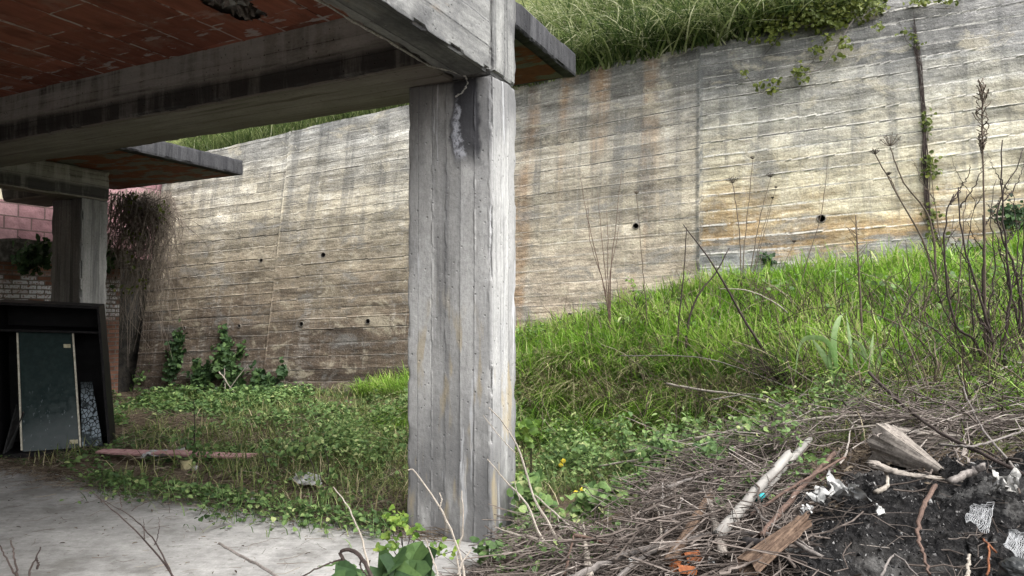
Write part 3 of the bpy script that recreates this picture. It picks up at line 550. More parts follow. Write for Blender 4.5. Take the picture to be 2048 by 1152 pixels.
    crack([sof(2.566, 2.6), sof(2.568, 3.1), sof(2.572, 3.6), sof(2.575, 3.97), sof(2.51, 4.12), sof(2.465, 4.27)], .0065)
    crack([sof(2.465, 4.27), B(2.46, 4.302, BZ-.04), B(2.5, 4.302, BZ-.10), B(2.56, 4.300, BZ-.13)], .005)
    g.build('lime_crack', simple('lime', (.22, .21, .19), (.46, .45, .42), 60), root)
    return root
BLD = building()
# ------------------------------------------------------------------ left boundary: brick wall, ledge, pink block wall
def planar(a, b0, b1, z0, z1, thick, name, mat, label, cat, rag=0.0):
    bb = np.linspace(b0, b1, 120); zt = z1 + (fbm(bb*1.3, 0*bb, 0, 91)-.5)*rag; g = G(); n = len(bb)
    def row(aa, z, du): 
        w = np.array([B(aa, x, q) for x, q in zip(bb, np.broadcast_to(z, bb.shape))]); return w, np.stack((bb, np.broadcast_to(z, bb.shape)+du), 1)
    rows = [row(a, z0, 0), row(a, zt, 0), row(a+thick, zt, thick), row(a+thick, z0, thick)]
    P = np.concatenate([r[0] for r in rows]); U = np.concatenate([r[1] for r in rows]); k = np.arange(n-1)
    g.add(P, [np.concatenate([np.stack((i*n+k+1, i*n+k, (i+1)*n+k, (i+1)*n+k+1), 1) for i in range(3)]), np.array([[0, n, 2*n, 3*n], [n-1, 4*n-1, 3*n-1, 2*n-1]])], .5, U)
    o = B(a, (b0+b1)/2, z0); return tag(g.build(name, mat, origin=o), label, cat)
def brickmat(name, c1, c2, mortar, bw, bh, ms, paint=None, rough=.9, squash=1):
    m = MT(name, rough, .2); q = m.n('ShaderNodeTexBrick', offset=.5); m.put(q.inputs['Vector'], m.uv()); m.put(q.inputs['Color1'], c1); m.put(q.inputs['Color2'], c2); m.put(q.inputs['Mortar'], mortar)
    q.inputs['Scale'].default_value = 1; q.inputs['Mortar Size'].default_value = ms; q.inputs['Brick Width'].default_value = bw; q.inputs['Row Height'].default_value = bh; q.inputs['Mortar Smooth'].default_value = .3
    p = m.pos(); n = m.noise(p, 7, 5, .65); n2 = m.noise(p, 30, 5, .65); c = m.mix(.8, q.outputs[0], m.ramp(n, [(.3, .6), (.7, 1.25)]), 'MULTIPLY')
    if paint:
        z = m.sep(p)[2]; q2 = m.n('ShaderNodeTexBrick', offset=.5); m.put(q2.inputs['Vector'], m.uv()); m.put(q2.inputs['Color1'], (0, 0, 0)); m.put(q2.inputs['Color2'], (1, 1, 1)); m.put(q2.inputs['Mortar'], (0, 0, 0))
        for k_, v in (('Scale', 1), ('Mortar Size', ms), ('Brick Width', bw), ('Row Height', bh)): q2.inputs[k_].default_value = v
        f = m.ma('MULTIPLY', m.mr(q2.outputs[0], .25, .4), m.ma('MULTIPLY', m.mr(z, 1.35, 1.6), m.mr(z, 2.25, 2.1))); f = m.ma('MULTIPLY', f, m.mr(n2, .38, .5)); c = m.mix(f, c, paint)
    m.col(c).bump(m.ma('SUBTRACT', n2, m.ma('MULTIPLY', q.outputs[1], 1.2)), .8, .015); return m.m
M_brick = brickmat('old_brick', (.13, .062, .042), (.20, .10, .068), (.13, .115, .10), .25, .075, .011, (.42, .42, .43))
M_pink = brickmat('pink_block', (.30, .185, .195), (.235, .125, .138), (.13, .09, .085), .42, .21, .012)
M_cream = brickmat('cream_block', (.48, .44, .33), (.40, .36, .27), (.22, .19, .15), .42, .21, .012)
M_ledge = simple('ledge_concrete', (.05, .046, .038), (.17, .16, .14), 9, .95, .9, .05)
planar(12.05, -8.7, 8.32, -.2, 2.38, .28, 'brick_wall', M_brick, 'low old red brick wall with flaking white paint behind the rear pillar', 'wall', .05)
ld = planar(11.95, -8.7, 8.5, 2.382, 2.76, .75, 'concrete_ledge', M_ledge, 'rough grey concrete ledge overgrown with ivy on top of the brick wall', 'ledge', .16)
planar(12.33, -8.7, 10.6, 2.60, 3.40, .2, 'block_wall', M_pink, 'pink painted concrete block courses standing on the rough grey ledge', 'wall')
planar(12.33, -8.7, 7.55, 3.402, 4.9, .2, 'block_wall', M_cream, 'pale cream block courses above the pink blocks seen past the rear pillar', 'wall')
planar(12.335, 7.56, 10.6, 3.402, 4.15, .2, 'block_wall', M_pink, 'tall pink block wall end behind the dry creeper in the corner', 'wall')
M_dark = simple('shadow_dark_earth', (.010, .009, .008), (.03, .026, .02), 8, .95, .9, .04)  # near-black colour paints in the shadow of the corner gap
g = G(); bb = np.linspace(8.2, 11.5, 40); zz = np.linspace(-.3, 2.6, 34); A_, Z_ = np.meshgrid(bb, zz, indexing='ij'); aa = 12.42 + (fbm(A_*2, Z_*2, 0, 33)-.5)*.3
XY = aa[..., None]*E1 + A_[..., None]*E2; i, j = np.meshgrid(np.arange(39), np.arange(33), indexing='ij')
g.add(np.concatenate((XY, Z_[..., None]), -1).reshape(-1, 3), [np.stack((i*34+j, i*34+j+1, (i+1)*34+j+1, (i+1)*34+j), -1).reshape(-1, 4)])
tag(g.build('shadow_gap_bank', M_dark, smooth=True), kind='structure')
# ------------------------------------------------------------------ black cabinet standing under the slab
def quadbox(c8): # 8 corners: front 4 (bl br tr tl) then back 4
    return np.array(c8), [np.array([[0, 1, 2, 3], [5, 4, 7, 6], [1, 5, 6, 2], [4, 0, 3, 7], [3, 2, 6, 7], [4, 5, 1, 0]])]
def cabinet():
    bl, br, tr, tl = at(-8, 920, 7.5), at(222, 903, 7.95), at(198, 613, 8.22), at(-16, 603, 7.8); bk = np.array((-CABF[1], CABF[0], .06))*.62; W = np.linalg.norm(br-bl)
    def Cp(s, t, d): return (bl*(1-s)+br*s)*(1-t) + (tl*(1-s)+tr*s)*t + bk*d
    def bx(s0, s1, t0, t1, d0, d1): return quadbox([Cp(s0, t0, d0), Cp(s1, t0, d0), Cp(s1, t1, d0), Cp(s0, t1, d0), Cp(s0, t0, d1), Cp(s1, t0, d1), Cp(s1, t1, d1), Cp(s0, t1, d1)])
    root = empty('cabinet', bl, 'black open-fronted display cabinet leaning beside the rear pillar with a dark glass door inside', 'cabinet')
    Mk = simple('black_board', (.003, .003, .0035), (.008, .0075, .0085), 6, .6, .15, .002, .12); Me = simple('worn_black_edge', (.005, .0045, .005), (.014, .0125, .013), 25, .7, .3, .003, .12)
    th = .026
    for nm, q in (('side_panel', (0, th, 0, 1, 0, 1)), ('side_panel', (1-th, 1, 0, 1, 0, 1)), ('top_panel', (th, 1-th, 1-.02, 1, 0, 1)), ('bottom_panel', (th, 1-th, 0, .028, 0, 1)), ('back_panel', (th, 1-th, .028, .98, .95, 1)), ('shelf', (th, 1-th, .805, .82, .02, .95))):
        g = G(); V, F_ = bx(*q); g.add(V, F_); o = g.build(nm, Mk, root)
        if nm in ('shelf', 'side_panel', 'top_panel', 'bottom_panel'):
            h = G(); s0, s1, t0, t1 = q[:4]
            V, F_ = bx(s0+.002, s1-.002, t0+.002, t1-.002, q[4]-.008, q[4]-.0005); h.add(V, F_); h.build('front_edge', Me, o)
    mg = MT('dusty_dark_glass', .22, .16); p = mg.pos(); n = mg.noise(p, 18, 5, .7); n2 = mg.noise(mg.mul(p, (1, 1, .35)), 34, 4, .65); zz = mg.sep(p)[2]
    c = mg.mix(mg.mr(n, .35, .7), (.014, .023, .023), (.019, .031, .030)); sp_ = mg.ma('MULTIPLY', mg.mr(n2, .62, .68), mg.mr(zz, .9, .35)); c = mg.mix(mg.ma('MULTIPLY', sp_, .5), c, (.20, .23, .25)); mg.col(c); mg.put(mg.b.inputs['Roughness'], mg.mr(n, .3, .7, .06, .22))
    door = G(); V, F_ = bx(.215, .71, .03, .80, .11, .14); door.add(V, F_); d = door.build('glass_door', mg.m, root)
    Mw = simple('cream_trim', (.30, .28, .22), (.50, .47, .39), 30, .6); Ml = simple('paper_label', (.30, .27, .18), (.42, .39, .28), 60, .8)
    for s in ((.198, .213, .04, .795), (.712, .727, .035, .80)):
        h = G(); V, F_ = bx(s[0], s[1], s[2], s[3], .09, .135); h.add(V, F_); h.build('trim_strip', Mw, d)
    for s0, s1, t0, t1 in ((.625, .69, .70, .725), (.625, .70, .06, .085)):
        h = G(); V, F_ = bx(s0, s1, t0, t1, .100, .109); h.add(V, F_); h.build('label', Ml, d)
    def pane(name, label, cat, q, mat, t=.012):
        P = [Cp(*x) for x in q]; nn = np.cross(P[1]-P[0], P[3]-P[0]); nn /= np.linalg.norm(nn); g = G(); V, F_ = quadbox(P+[x+nn*t for x in P]); g.add(V, F_); return tag(g.build(name, mat, origin=P[0]), label, cat)
    mb = MT('cracked_mirror', .25, .6); p = mb.pos(); v = mb.n('ShaderNodeTexVoronoi', feature='DISTANCE_TO_EDGE'); mb.put(v.inputs['Vector'], mb.mul(p, (1, 1, .6))); v.inputs['Scale'].default_value = 26; zz = mb.sep(p)[2]; n = mb.noise(p, 6, 4)
    c = mb.mix(mb.ma('MULTIPLY', mb.mr(v.outputs[0], .10, .03), mb.mr(zz, .95, .75)), (.035, .046, .05), (.02, .024, .026)); c = mb.mix(mb.ma('MULTIPLY', mb.ma('MULTIPLY', mb.mr(v.outputs[0], .06, .12), mb.mr(n, .40, .55)), mb.mr(zz, .80, .55)), c, (.24, .29, .33)); mb.col(c)
    pane('cracked_pane', 'pale crazed glass pane leaning inside the black cabinet right of its door', 'glass pane', [(.735, .032, .10), (.925, .035, .10), (.845, .445, .45), (.735, .445, .45)], mb.m)
    pane('loose_board', 'dark loose board tilted inside the left end of the black cabinet', 'board', [(.05, .03, .05), (.075, .03, .45), (.235, .28, .05), (.12, .30, .55)], simple('dusty_board', (.02, .02, .02), (.055, .055, .055), 14, .8), .014)
cabinet()
# ------------------------------------------------------------------ litter on the left verge
def sheet(name, label, cat, P4, mat, cr=.02, n=14, seed=1, th=.004, f=6, kind=None, parent=None):
    s = np.linspace(0, 1, n); Sx, Ty = np.meshgrid(s, s, indexing='ij'); a, b, c, d = [np.array(x) for x in P4]
    P = a*((1-Sx)*(1-Ty))[..., None] + b*(Sx*(1-Ty))[..., None] + c*(Sx*Ty)[..., None] + d*((1-Sx)*Ty)[..., None]
    nn = np.cross(b-a, d-a); nn /= np.linalg.norm(nn)
    ridge = np.abs(fbm(Sx*f*.6, Ty*f*.6, 0, seed, 3)-.5)*2; P = P + nn*((ridge-.3)*cr*2)[..., None] + (np.stack([fbm(Sx*f, Ty*f, k, seed+9, 3) for k in range(3)], -1)-.5)*cr*1.6
    i, j = np.meshgrid(np.arange(n-1), np.arange(n-1), indexing='ij'); q = np.stack((i*n+j, (i+1)*n+j, (i+1)*n+j+1, i*n+j+1), -1).reshape(-1, 4)
    ragged = (fbm(Sx*7, Ty*7, 0, seed+3)-.5)*.5; dd = np.minimum(np.minimum(Sx, 1-Sx), np.minimum(Ty, 1-Ty)); q = q[(dd.ravel()[q].mean(1) + ragged.ravel()[q].mean(1)*.5) > -.02]
    g = G(); V = P.reshape(-1, 3); m_ = len(V); g.add(np.concatenate((V, V-nn*th)), [q, q[:, ::-1]+m_])
    o = g.build(name, mat, origin=P.reshape(-1, 3).mean(0)); o.data.polygons.foreach_set('use_smooth', np.ones(len(o.data.polygons), bool)); return tag(o, label, cat)
M_white = simple('dirty_white_plastic', (.19, .19, .185), (.36, .36, .35), 14, .55, .3, .003); M_pinkp = simple('faded_pink_board', (.30, .16, .16), (.44, .27, .26), 16, .85, .4, .004); M_yel = simple('yellowed_plastic', (.36, .31, .17), (.5, .45, .28), 20, .6)
g = G(); p0, p1 = ong(190, 918, .07), ong(500, 928, .07); w = np.array((.02, .14, .01)); n = 24
t = np.linspace(0, 1, n)[:, None]; L = p0*(1-t)+p1*t; L[:, 2] += (fbm(t[:, 0]*4, 0*t[:, 0], 0, 3)-.5)*.03
ww = (.75+.5*fbm(t*6, 0*t, 0, 8)); V = np.concatenate((L, L+w*ww, L+w*ww-(0, 0, .018), L-(0, 0, .018))); k = np.arange(n-1)
g.add(V, [np.concatenate([np.stack((i*n+k, i*n+k+1, ((i+1) % 4)*n+k+1, ((i+1) % 4)*n+k), 1) for i in range(4)]), np.array([[0, n, 2*n, 3*n], [n-1, 4*n-1, 3*n-1, 2*n-1]])])
tag(g.build('plank', M_pinkp, origin=p0), 'long faded pink plank lying flat in the weeds in front of the cabinet', 'plank')
def gsheet(name, label, cat, q, mat, lift=.03, **k): return sheet(name, label, cat, [ong(x, y, lift) for x, y in q], mat, **k)
sheet('plastic_sheet', 'crumpled white plastic sheet lying behind the pink plank', 'plastic sheet', [at(282, 912, 7.3), at(374, 911, 7.3), at(368, 897, 7.5), at(300, 901, 7.45)], M_white, cr=.03, seed=5)
gsheet('paper_scrap', 'torn white scrap lying among dry weeds left of the front pillar', 'paper', [(585, 985), (640, 990), (642, 970), (590, 966)], M_white, cr=.03, seed=15, lift=.09)
gsheet('paper_scrap', 'small flat white scrap at the weedy edge of the concrete floor', 'paper', [(478, 1012), (520, 1010), (510, 1003), (484, 1003)], M_white, cr=.01, seed=25, lift=.02)
def can(name, label, cat, c, r, h, mat, ax=(0, 0, 1), taper=.85):
    ax = np.array(ax, float)/np.linalg.norm(ax); t = np.array((0, .03, .3, .7, .96, 1, 1.0, .9)); rr = np.array((taper, taper, taper+.05, .97, 1, 1.04, .93, .9))*r
    P = np.array([c+ax*h*x for x in t]); P[7] = c+ax*h*.5; V, F_, uv = tube(P, rr, 16); g = G(); g.add(V, F_); return tag(g.build(name, mat, origin=c, smooth=True), label, cat)
q = ong(372, 938, -.02); can('plastic_tub', 'small yellowed plastic tub standing before the pink plank', 'tub', q, .055, .11, M_yel)
def lump(name, label, cat, c, r, mat, sq=(1, 1, .7), seed=0, amp=.5, n=20):
    a = np.linspace(0, PI, n); b = np.linspace(0, 2*PI, n, endpoint=False); A_, B_ = np.meshgrid(a, b, indexing='ij'); D = np.stack((np.sin(A_)*np.cos(B_), np.sin(A_)*np.sin(B_), np.cos(A_)), -1)
    k = 1+amp*(fbm(D[..., 0]*2+seed, D[..., 1]*2, D[..., 2]*2, seed, 4)-.5)*2; V = c + D*k[..., None]*r*np.array(sq); i, j = np.meshgrid(np.arange(n-1), np.arange(n), indexing='ij')
    g = G(); g.add(V.reshape(-1, 3), [np.stack((i*n+j, (i+1)*n+j, (i+1)*n+(j+1) % n, i*n+(j+1) % n), -1).reshape(-1, 4)]); return tag(g.build(name, mat, origin=c), label, cat)
lump('rubble_piece', 'small white plaster lump beside the yellowed tub', 'rubble', ong(390, 941, .02), .035, M_white, seed=4)
# ------------------------------------------------------------------ sticks and stems
M_twig = barkmat('grey_twig', (.085, .075, .068), (.24, .215, .20)); M_pale = barkmat('pale_twig', (.17, .145, .12), (.36, .325, .28)); M_darkt = barkmat('dark_stem', (.018, .013, .012), (.06, .045, .04))
M_red = barkmat('red_brown_stem', (.055, .036, .029), (.145, .096, .076)); M_dry = barkmat('dry_stalk', (.05, .038, .03), (.14, .108, .082)); M_wood = barkmat('weathered_wood', (.09, .078, .068), (.27, .24, .21)); M_rot = barkmat('rotten_wood', (.045, .028, .02), (.16, .11, .078)); M_pole = simple('pale_pole', (.17, .16, .148), (.25, .238, .22), 7, .7, .3, .003)
def pth(pts, dY=0.0, base=True):
    p0 = ong(pts[0][0], pts[0][1], -.03) if base else None; out = []
    for i, q in enumerate(pts):
        Y = q[2] if len(q) > 2 else p0[1] + dY*i/(len(pts)-1)
        if len(q) == 2 and wallclip: 
            u, z = uz(q[0], q[1]); w = wall(u, z, .06); Y = min(Y, w[1])
        out.append(at(q[0], q[1], Y))
    if base: out[0] = p0
    return np.array(out)
wallclip = True
def stems(name, label, cat, mat, paths, group=None, wb=.006, n=22, heads=None, leafs=None, side=6):
    """a dry plant: every path = (points from the base up, base radius, tip radius[, dY])"""
    g = G(); first = None
    for q in paths:
        pts, r0, r1 = q[:3]; P = pth(pts, q[3] if len(q) > 3 else 0.0, len(pts[0]) == 2); P = wob(curve(P, n), wb, len(pts)+int(pts[0][0]) % 17, 24); first = P[0] if first is None else first
        r = np.linspace(r0, r1, len(P))*1.25; V, F_, uv = tube(P, r, side); g.add(V, F_, .5, uv)
    if not heads and not leafs: return tag(g.build(name, mat, origin=first, smooth=True), label, cat, group)
    root = empty(name, first, label, cat, group); g.build('stem', mat, root)
    for (px, py, Y, R_, up) in (heads or []):
        Yb = first[1] if Y is None else Y; c = at(px, py, Yb); umbel(c, R_, up).build('seed_head', M_darkt if up > 0 else M_dry, root)
    if leafs: leafs.build('leaves', MATS['weed_leaf'], root)
    return root
def umbel(c, R_, up=1, n=26):
    g = G(); c = np.array(c)
    for i in range(n):
        a = i*2.39996; k = math.sqrt((i+.5)/n)*1.15; d = np.array((math.sin(k)*math.cos(a), math.sin(k)*math.sin(a), math.cos(k))); e = c + d*R_*(.85+.3*random.random())
        m_ = (c+e)/2 - np.array((0, 0, R_*.12)); V, F_, uv = tube(np.array((c, m_, e)), (.0022, .0018, .0016), 4); g.add(V, F_, .5, uv)
        for q in range(4):
            e2 = e + rv(1)[0]*R_*.13; V, F_, uv = tube(np.array((e, e2)), (.0014, .0022), 3); g.add(V, F_, .5, uv)
    return g
plantmat('weed_leaf', [(0, (.030, .062, .022)), (.4, (.080, .145, .045)), (.7, (.15, .235, .075)), (.9, (.23, .31, .11)), (1, (.36, .40, .18))], .35)
plantmat('dark_ivy', [(0, (.012, .026, .012)), (.5, (.030, .062, .022)), (1, (.085, .145, .045))], .2, .6, .2)
plantmat('young_leaf', [(0, (.06, .12, .02)), (.5, (.12, .21, .035)), (1, (.24, .32, .06))], .45, .5)
plantmat('olive_leaf', [(0, (.05, .07, .015)), (.5, (.12, .15, .028)), (1, (.22, .24, .05))], .4, .55)
plantmat('slope_grass', [(0, (.045, .10, .014)), (.35, (.105, .225, .022)), (.68, (.195, .35, .036)), (.9, (.32, .46, .10)), (1, (.44, .40, .21))], .4, .5)
plantmat('hanging_grass', [(0, (.08, .08, .04)), (.4, (.19, .18, .08)), (.7, (.31, .28, .15)), (1, (.48, .42, .28))], .3, .7)
plantmat('top_grass', [(0, (.022, .042, .014)), (.35, (.062, .10, .028)), (.65, (.15, .19, .065)), (.88, (.30, .33, .16)), (1, (.50, .50, .34))], .4, .6)
plantmat('verge_grass', [(0, (.045, .075, .022)), (.35, (.11, .155, .04)), (.6, (.19, .22, .075)), (.8, (.30, .26, .14)), (1, (.42, .36, .24))], .35, .6)
plantmat('dead_litter', [(0, (.03, .022, .016)), (.4, (.085, .062, .044)), (.75, (.17, .135, .098)), (1, (.30, .255, .195))], .1, .9)
plantmat('fine_twigs', [(0, (.022, .017, .014)), (.45, (.075, .060, .051)), (.8, (.155, .130, .115)), (1, (.27, .24, .215))], 0, .9)
UMB = 'dried umbels on the slope'
st = lambda *a, **k: stems(*a, **k)
st('dried_umbel', 'tall dried umbel with the broadest dark seed head before the wall', 'dried flower', M_dry, [([(1485, 590), (1482, 540), (1479, 469), (1472, 410), (1465, 366)], .007, .004)], UMB, heads=[(1465, 366, None, .085, 1)])
st('dried_umbel', 'tallest thin dried stalk with a small dark head left of the drain hole', 'dried flower', M_dry, [([(1484, 585), (1488, 500), (1498, 400), (1505, 318)], .006, .003)], UMB, heads=[(1505, 318, None, .04, 1)])
st('dried_umbel', 'dried stalk with an upright cup-shaped head right of the tallest one', 'dried flower', M_dry, [([(1494, 580), (1510, 490), (1525, 415), (1541, 354)], .006, .003)], UMB, heads=[(1541, 354, None, .06, 1)])
st('dried_umbel', 'thin dried stalk with two tiny side heads near the vertical wall joint', 'dried flower', M_dry, [([(1500, 578), (1520, 480), (1545, 397)], .005, .002), ([(1500, 578), (1522, 490), (1552, 376)], .005, .002)], UMB, heads=[(1545, 397, None, .025, 1), (1552, 376, None, .025, 1)])
st('dried_umbel', 'short leaning dried stalk with a small head under the drain hole', 'dried flower', M_dry, [([(1555, 565), (1570, 525), (1588, 485)], .004, .002)], UMB, heads=[(1588, 485, None, .035, 1)])
st('dried_umbel', 'slender dried stalk passing beside the elongated drain hole above the left of the slope', 'dried flower', M_dry, [([(1298, 680), (1290, 590), (1281, 480), (1273, 388)], .006, .003)], UMB, heads=[(1273, 388, None, .04, -1)])
st('dried_umbel', 'pair of big dried umbels on one stalk left of the ivy strip', 'dried flower', M_dry, [([(1870, 560, 6.9), (1845, 480, 6.9), (1795, 390, 6.9), (1750, 308, 6.9)], .009, .004), ([(1872, 555, 6.9), (1860, 440, 6.9), (1808, 365, 6.9), (1780, 295, 6.9)], .009, .004), ([(1800, 398, 6.9), (1782, 360, 6.9), (1777, 352, 6.9)], .004, .003)], UMB, heads=[(1750, 308, 6.9, .05, 1), (1780, 292, 6.9, .11, -1), (1777, 350, 6.9, .03, 1)])
st('dead_weed', 'lone thin stem leaning right across the round drain hole', 'dry stem', M_dry, [([(1590, 615), (1615, 520), (1640, 440), (1652, 360), (1655, 318)], .005, .002)])
st('dead_weed', 'red-brown fan of thin bare stems rising before the middle wall panel', 'dry stems', M_red, [([(1222, 690), (1213, 600), (1190, 500), (1172, 420), (1160, 350)], .007, .0025), ([(1223, 690), (1210, 580), (1180, 480), (1176, 395)], .006, .002), ([(1224, 690), (1212, 560), (1204, 480), (1195, 385)], .006, .002), ([(1222, 690), (1216, 560), (1216, 480), (1212, 420)], .006, .002), ([(1221, 690), (1222, 540), (1232, 450), (1243, 345)], .006, .0025), ([(1224, 688), (1219, 560), (1234, 480), (1240, 420)], .005, .002)])
st('dead_weed', 'straight dark upright stem at the left of the arching branch', 'dry stem', M_darkt, [([(1354, 745), (1358, 640), (1368, 540), (1373, 455)], .008, .004)])
st('bare_branch', 'dark branch curving up from the bank like a bow', 'branch', M_darkt, [([(1371, 760), (1372, 690), (1380, 630), (1400, 585), (1435, 540), (1458, 496)], .013, .005)])
st('bare_branch', 'long dark branch leaning diagonally from wall joint down to the dead bush', 'branch', M_darkt, [([(1575, 755), (1530, 705), (1482, 628), (1440, 552), (1405, 500), (1366, 449)], .014, .004)])
SY = ong(1728, 730)[1]
st('dead_weed', 'spiky upright dead stalk with fine side hairs right of the round drain hole', 'dry stem', M_dry, [([(1728, 730), (1722, 620), (1716, 520), (1711, 430)], .010, .004)] + [([(1716+random.uniform(-2, 2), y, SY), (1716+random.choice((-1, 1))*random.uniform(10, 28), y-random.uniform(15, 35), SY)], .003, .0015) for y in range(460, 560, 9)])
st('bare_branch', 'dark hooked twig standing in the grass right of the broad-leaved reed', 'branch', M_darkt, [([(1790, 730), (1795, 670), (1810, 620), (1838, 568)], .009, .004)])
st('bare_branch', 'thin dark twig rising just left of the hooked twig in the grass', 'branch', M_darkt, [([(1745, 700), (1758, 650), (1770, 600), (1772, 562)], .007, .003)])
st('bare_branch', 'pale arching dead stalk drooping over the slope grass', 'branch', M_pale, [([(1608, 665), (1580, 630), (1540, 600), (1490, 580), (1440, 578)], .009, .004)])
# leafless shrubs on the right
def shrub(label, bases, tips, mat, r, Y, side_n=5, group='bare shrubs on the right'):
    paths = []
    for (bx_, by), pts in zip(bases, tips):
        Y = ong(bx_, by)[1]; full = [(bx_, by)] + [(x, y, Y+.05) for x, y in pts]; paths.append((full, r, r*.3))
        for q in range(side_n):
            k = random.randrange(1, len(full)); f = random.random(); x = full[k-1][0]*(1-f)+full[k][0]*f; y = full[k-1][1]*(1-f)+full[k][1]*f; s = random.choice((-1, 1)); L = random.uniform(35, 95)
            paths.append(([(x, y, Y+.03), (x+s*L*.35, y-L*.5, Y+random.uniform(-.1, .15)), (x+s*L*.55, y-L*1.0, Y+random.uniform(-.15, .2))], r*.42, r*.14))
    return st('leafless_shrub', label, 'shrub', mat, paths, group, wb=.012, n=26)
shrub('black-stemmed bare shrub with a thick rough trunk at the right of the slope', [(1990, 800), (2000, 805), (1985, 800), (2005, 800)], [[(1975, 680), (1966, 560), (1968, 430)], [(1985, 690), (1960, 600), (1928, 490), (1915, 375)], [(1955, 690), (1905, 640), (1890, 470), (1905, 390)], [(2010, 690), (2020, 560), (2004, 420), (2003, 280)]], M_darkt, .0105, 6.2, 8)
shrub('black bramble shrub with stems leaving the picture at the right border', [(2060, 760), (2050, 770), (2065, 770)], [[(2030, 620), (2010, 540), (1995, 470)], [(2040, 640), (2048, 480), (2050, 300)], [(2035, 560), (1995, 430), (2048, 300)]], M_darkt, .0085, 5.9, 8)
shrub('slender black bare shrub between the seed plume and the right border', [(1950, 790), (1960, 785), (2015, 790), (1942, 780)], [[(1945, 640), (1935, 500), (1952, 400)], [(1975, 650), (1990, 520), (1980, 440), (1990, 360)], [(2015, 650), (2035, 500), (2025, 380)], [(1925, 690), (1880, 600), (1870, 520)]], M_darkt, .006, 6, 8)
shrub('thin brown bare shrub beside the foot of the ivy strip', [(1882, 720), (1890, 725), (1878, 720)], [[(1900, 600), (1880, 480), (1860, 330)], [(1915, 600), (1925, 470), (1935, 380)], [(1850, 620), (1880, 540), (1910, 430)]], M_dry, .0065, 6.8, 7)
q_ = [([(1972, 790, 5.2), (1970, 600, 5.2), (1968, 430, 5.2), (1966, 290, 5.2), (1963, 170, 5.2)], .008, .003)]
for i in range(46):
    y = 160+random.random()*135; k = math.sin((y-150)/150*PI)*20+4; x = 1965; q_.append(([(x, y+22, 5.2), (x+random.uniform(-k, k)*.6, y+8, 5.2+random.uniform(-.05, .05)), (x+random.uniform(-k, k), y-4, 5.2+random.uniform(-.08, .08))], .0022, .003))
st('seed_plume', 'tall stalk carrying a feathery brown seed plume at the right', 'dry stem', M_dry, q_)
# dead bush
paths = []
for i in range(120):
    a = random.uniform(-1, 1); x0 = 1590+random.uniform(-30, 50); L = random.uniform(60, 190); Y = 6.5+random.uniform(-.25, .25)
    paths.append(([(x0, 835, Y), (x0+a*L*.35-10, 835-L*.55, Y+random.uniform(-.1, .1)), (x0+a*L*.75-25, 835-L*random.uniform(.7, 1.0), Y+random.uniform(-.25, .2))], .006, .0018))
st('dead_bush', 'tangled black dead bush behind the broad-leaved reed', 'bush', M_darkt, paths, n=9, side=4, wb=.02)
# ------------------------------------------------------------------ grass and weeds nobody could count
bk = np.array([us(*at(px, py, Y)[:2]) for px, py, Y in ((1040, 765, 9.0), (1120, 745, 8.8), (1200, 735, 8.6), (1300, 738, 8.2), (1400, 745, 7.7), (1500, 755, 7.2), (1600, 765, 6.6), (1700, 780, 6.1), (1800, 795, 5.6), (2048, 805, 5.0))]); bk = bk[bk[:, 0].argsort()]
def sb(u): return np.interp(u, bk[:, 0], bk[:, 1])
def fromus(u, s): return W0[0]+u*WD[0]-s*WN[0], W0[1]+u*WD[1]-s*WN[1]
def face(): return math.atan2(-WN[1], -WN[0])
def field(n, u0, u1, s0, s1, keep=None):
    u = R.uniform(u0, u1, n); s = R.uniform(0, 1, n); s = (s0(u) if callable(s0) else s0)*(1-s) + (s1(u) if callable(s1) else s1)*s
    x, y = fromus(u, s); ok = ~blocked(x, y)
    if keep is not None: ok &= keep(x, y, u, s)
    x, y, u, s = x[ok], y[ok], u[ok], s[ok]; return np.stack((x, y, gz(x, y)-.01), 1), u, s
# bright slope
b, u, s = field(39000, -2.6, 9.2, .02, lambda u: sb(u)+.25, lambda x, y, u, s: (s < sb(u)*sstep(-3.2, .4, u)+.3) & (fbm(x*2.2, y*2.2, 0, 4) > .22))
n = len(b); e = s/sb(u); cl = fbm(b[:, 0]*2.5, b[:, 1]*2.5, 0, 44, 3); t = np.clip(.60 + (cl-.5)*1.1 - .22*sstep(.75, 1.1, e) + R.normal(size=n)*.17, 0, .95); t = np.where(R.random(n) < .05+.12*sstep(.6, 1.0, e)+.3*sstep(.58, .68, fbm(b[:, 0]*1.1, b[:, 1]*1.1, 0, 301)), R.uniform(.88, 1.0, n), t)
g = blades(b, (.20+.28*R.random(n))*(.6+.8*cl)*(1+.4*sstep(.6, 1, e)), .009+.014*R.random(n)**1.6, R.uniform(0, 2*PI, n), R.uniform(.05, .6, n), R.uniform(0, 1.0, n), 4, t)
tag(g.build('slope_grass', MATS['slope_grass']), kind='stuff')
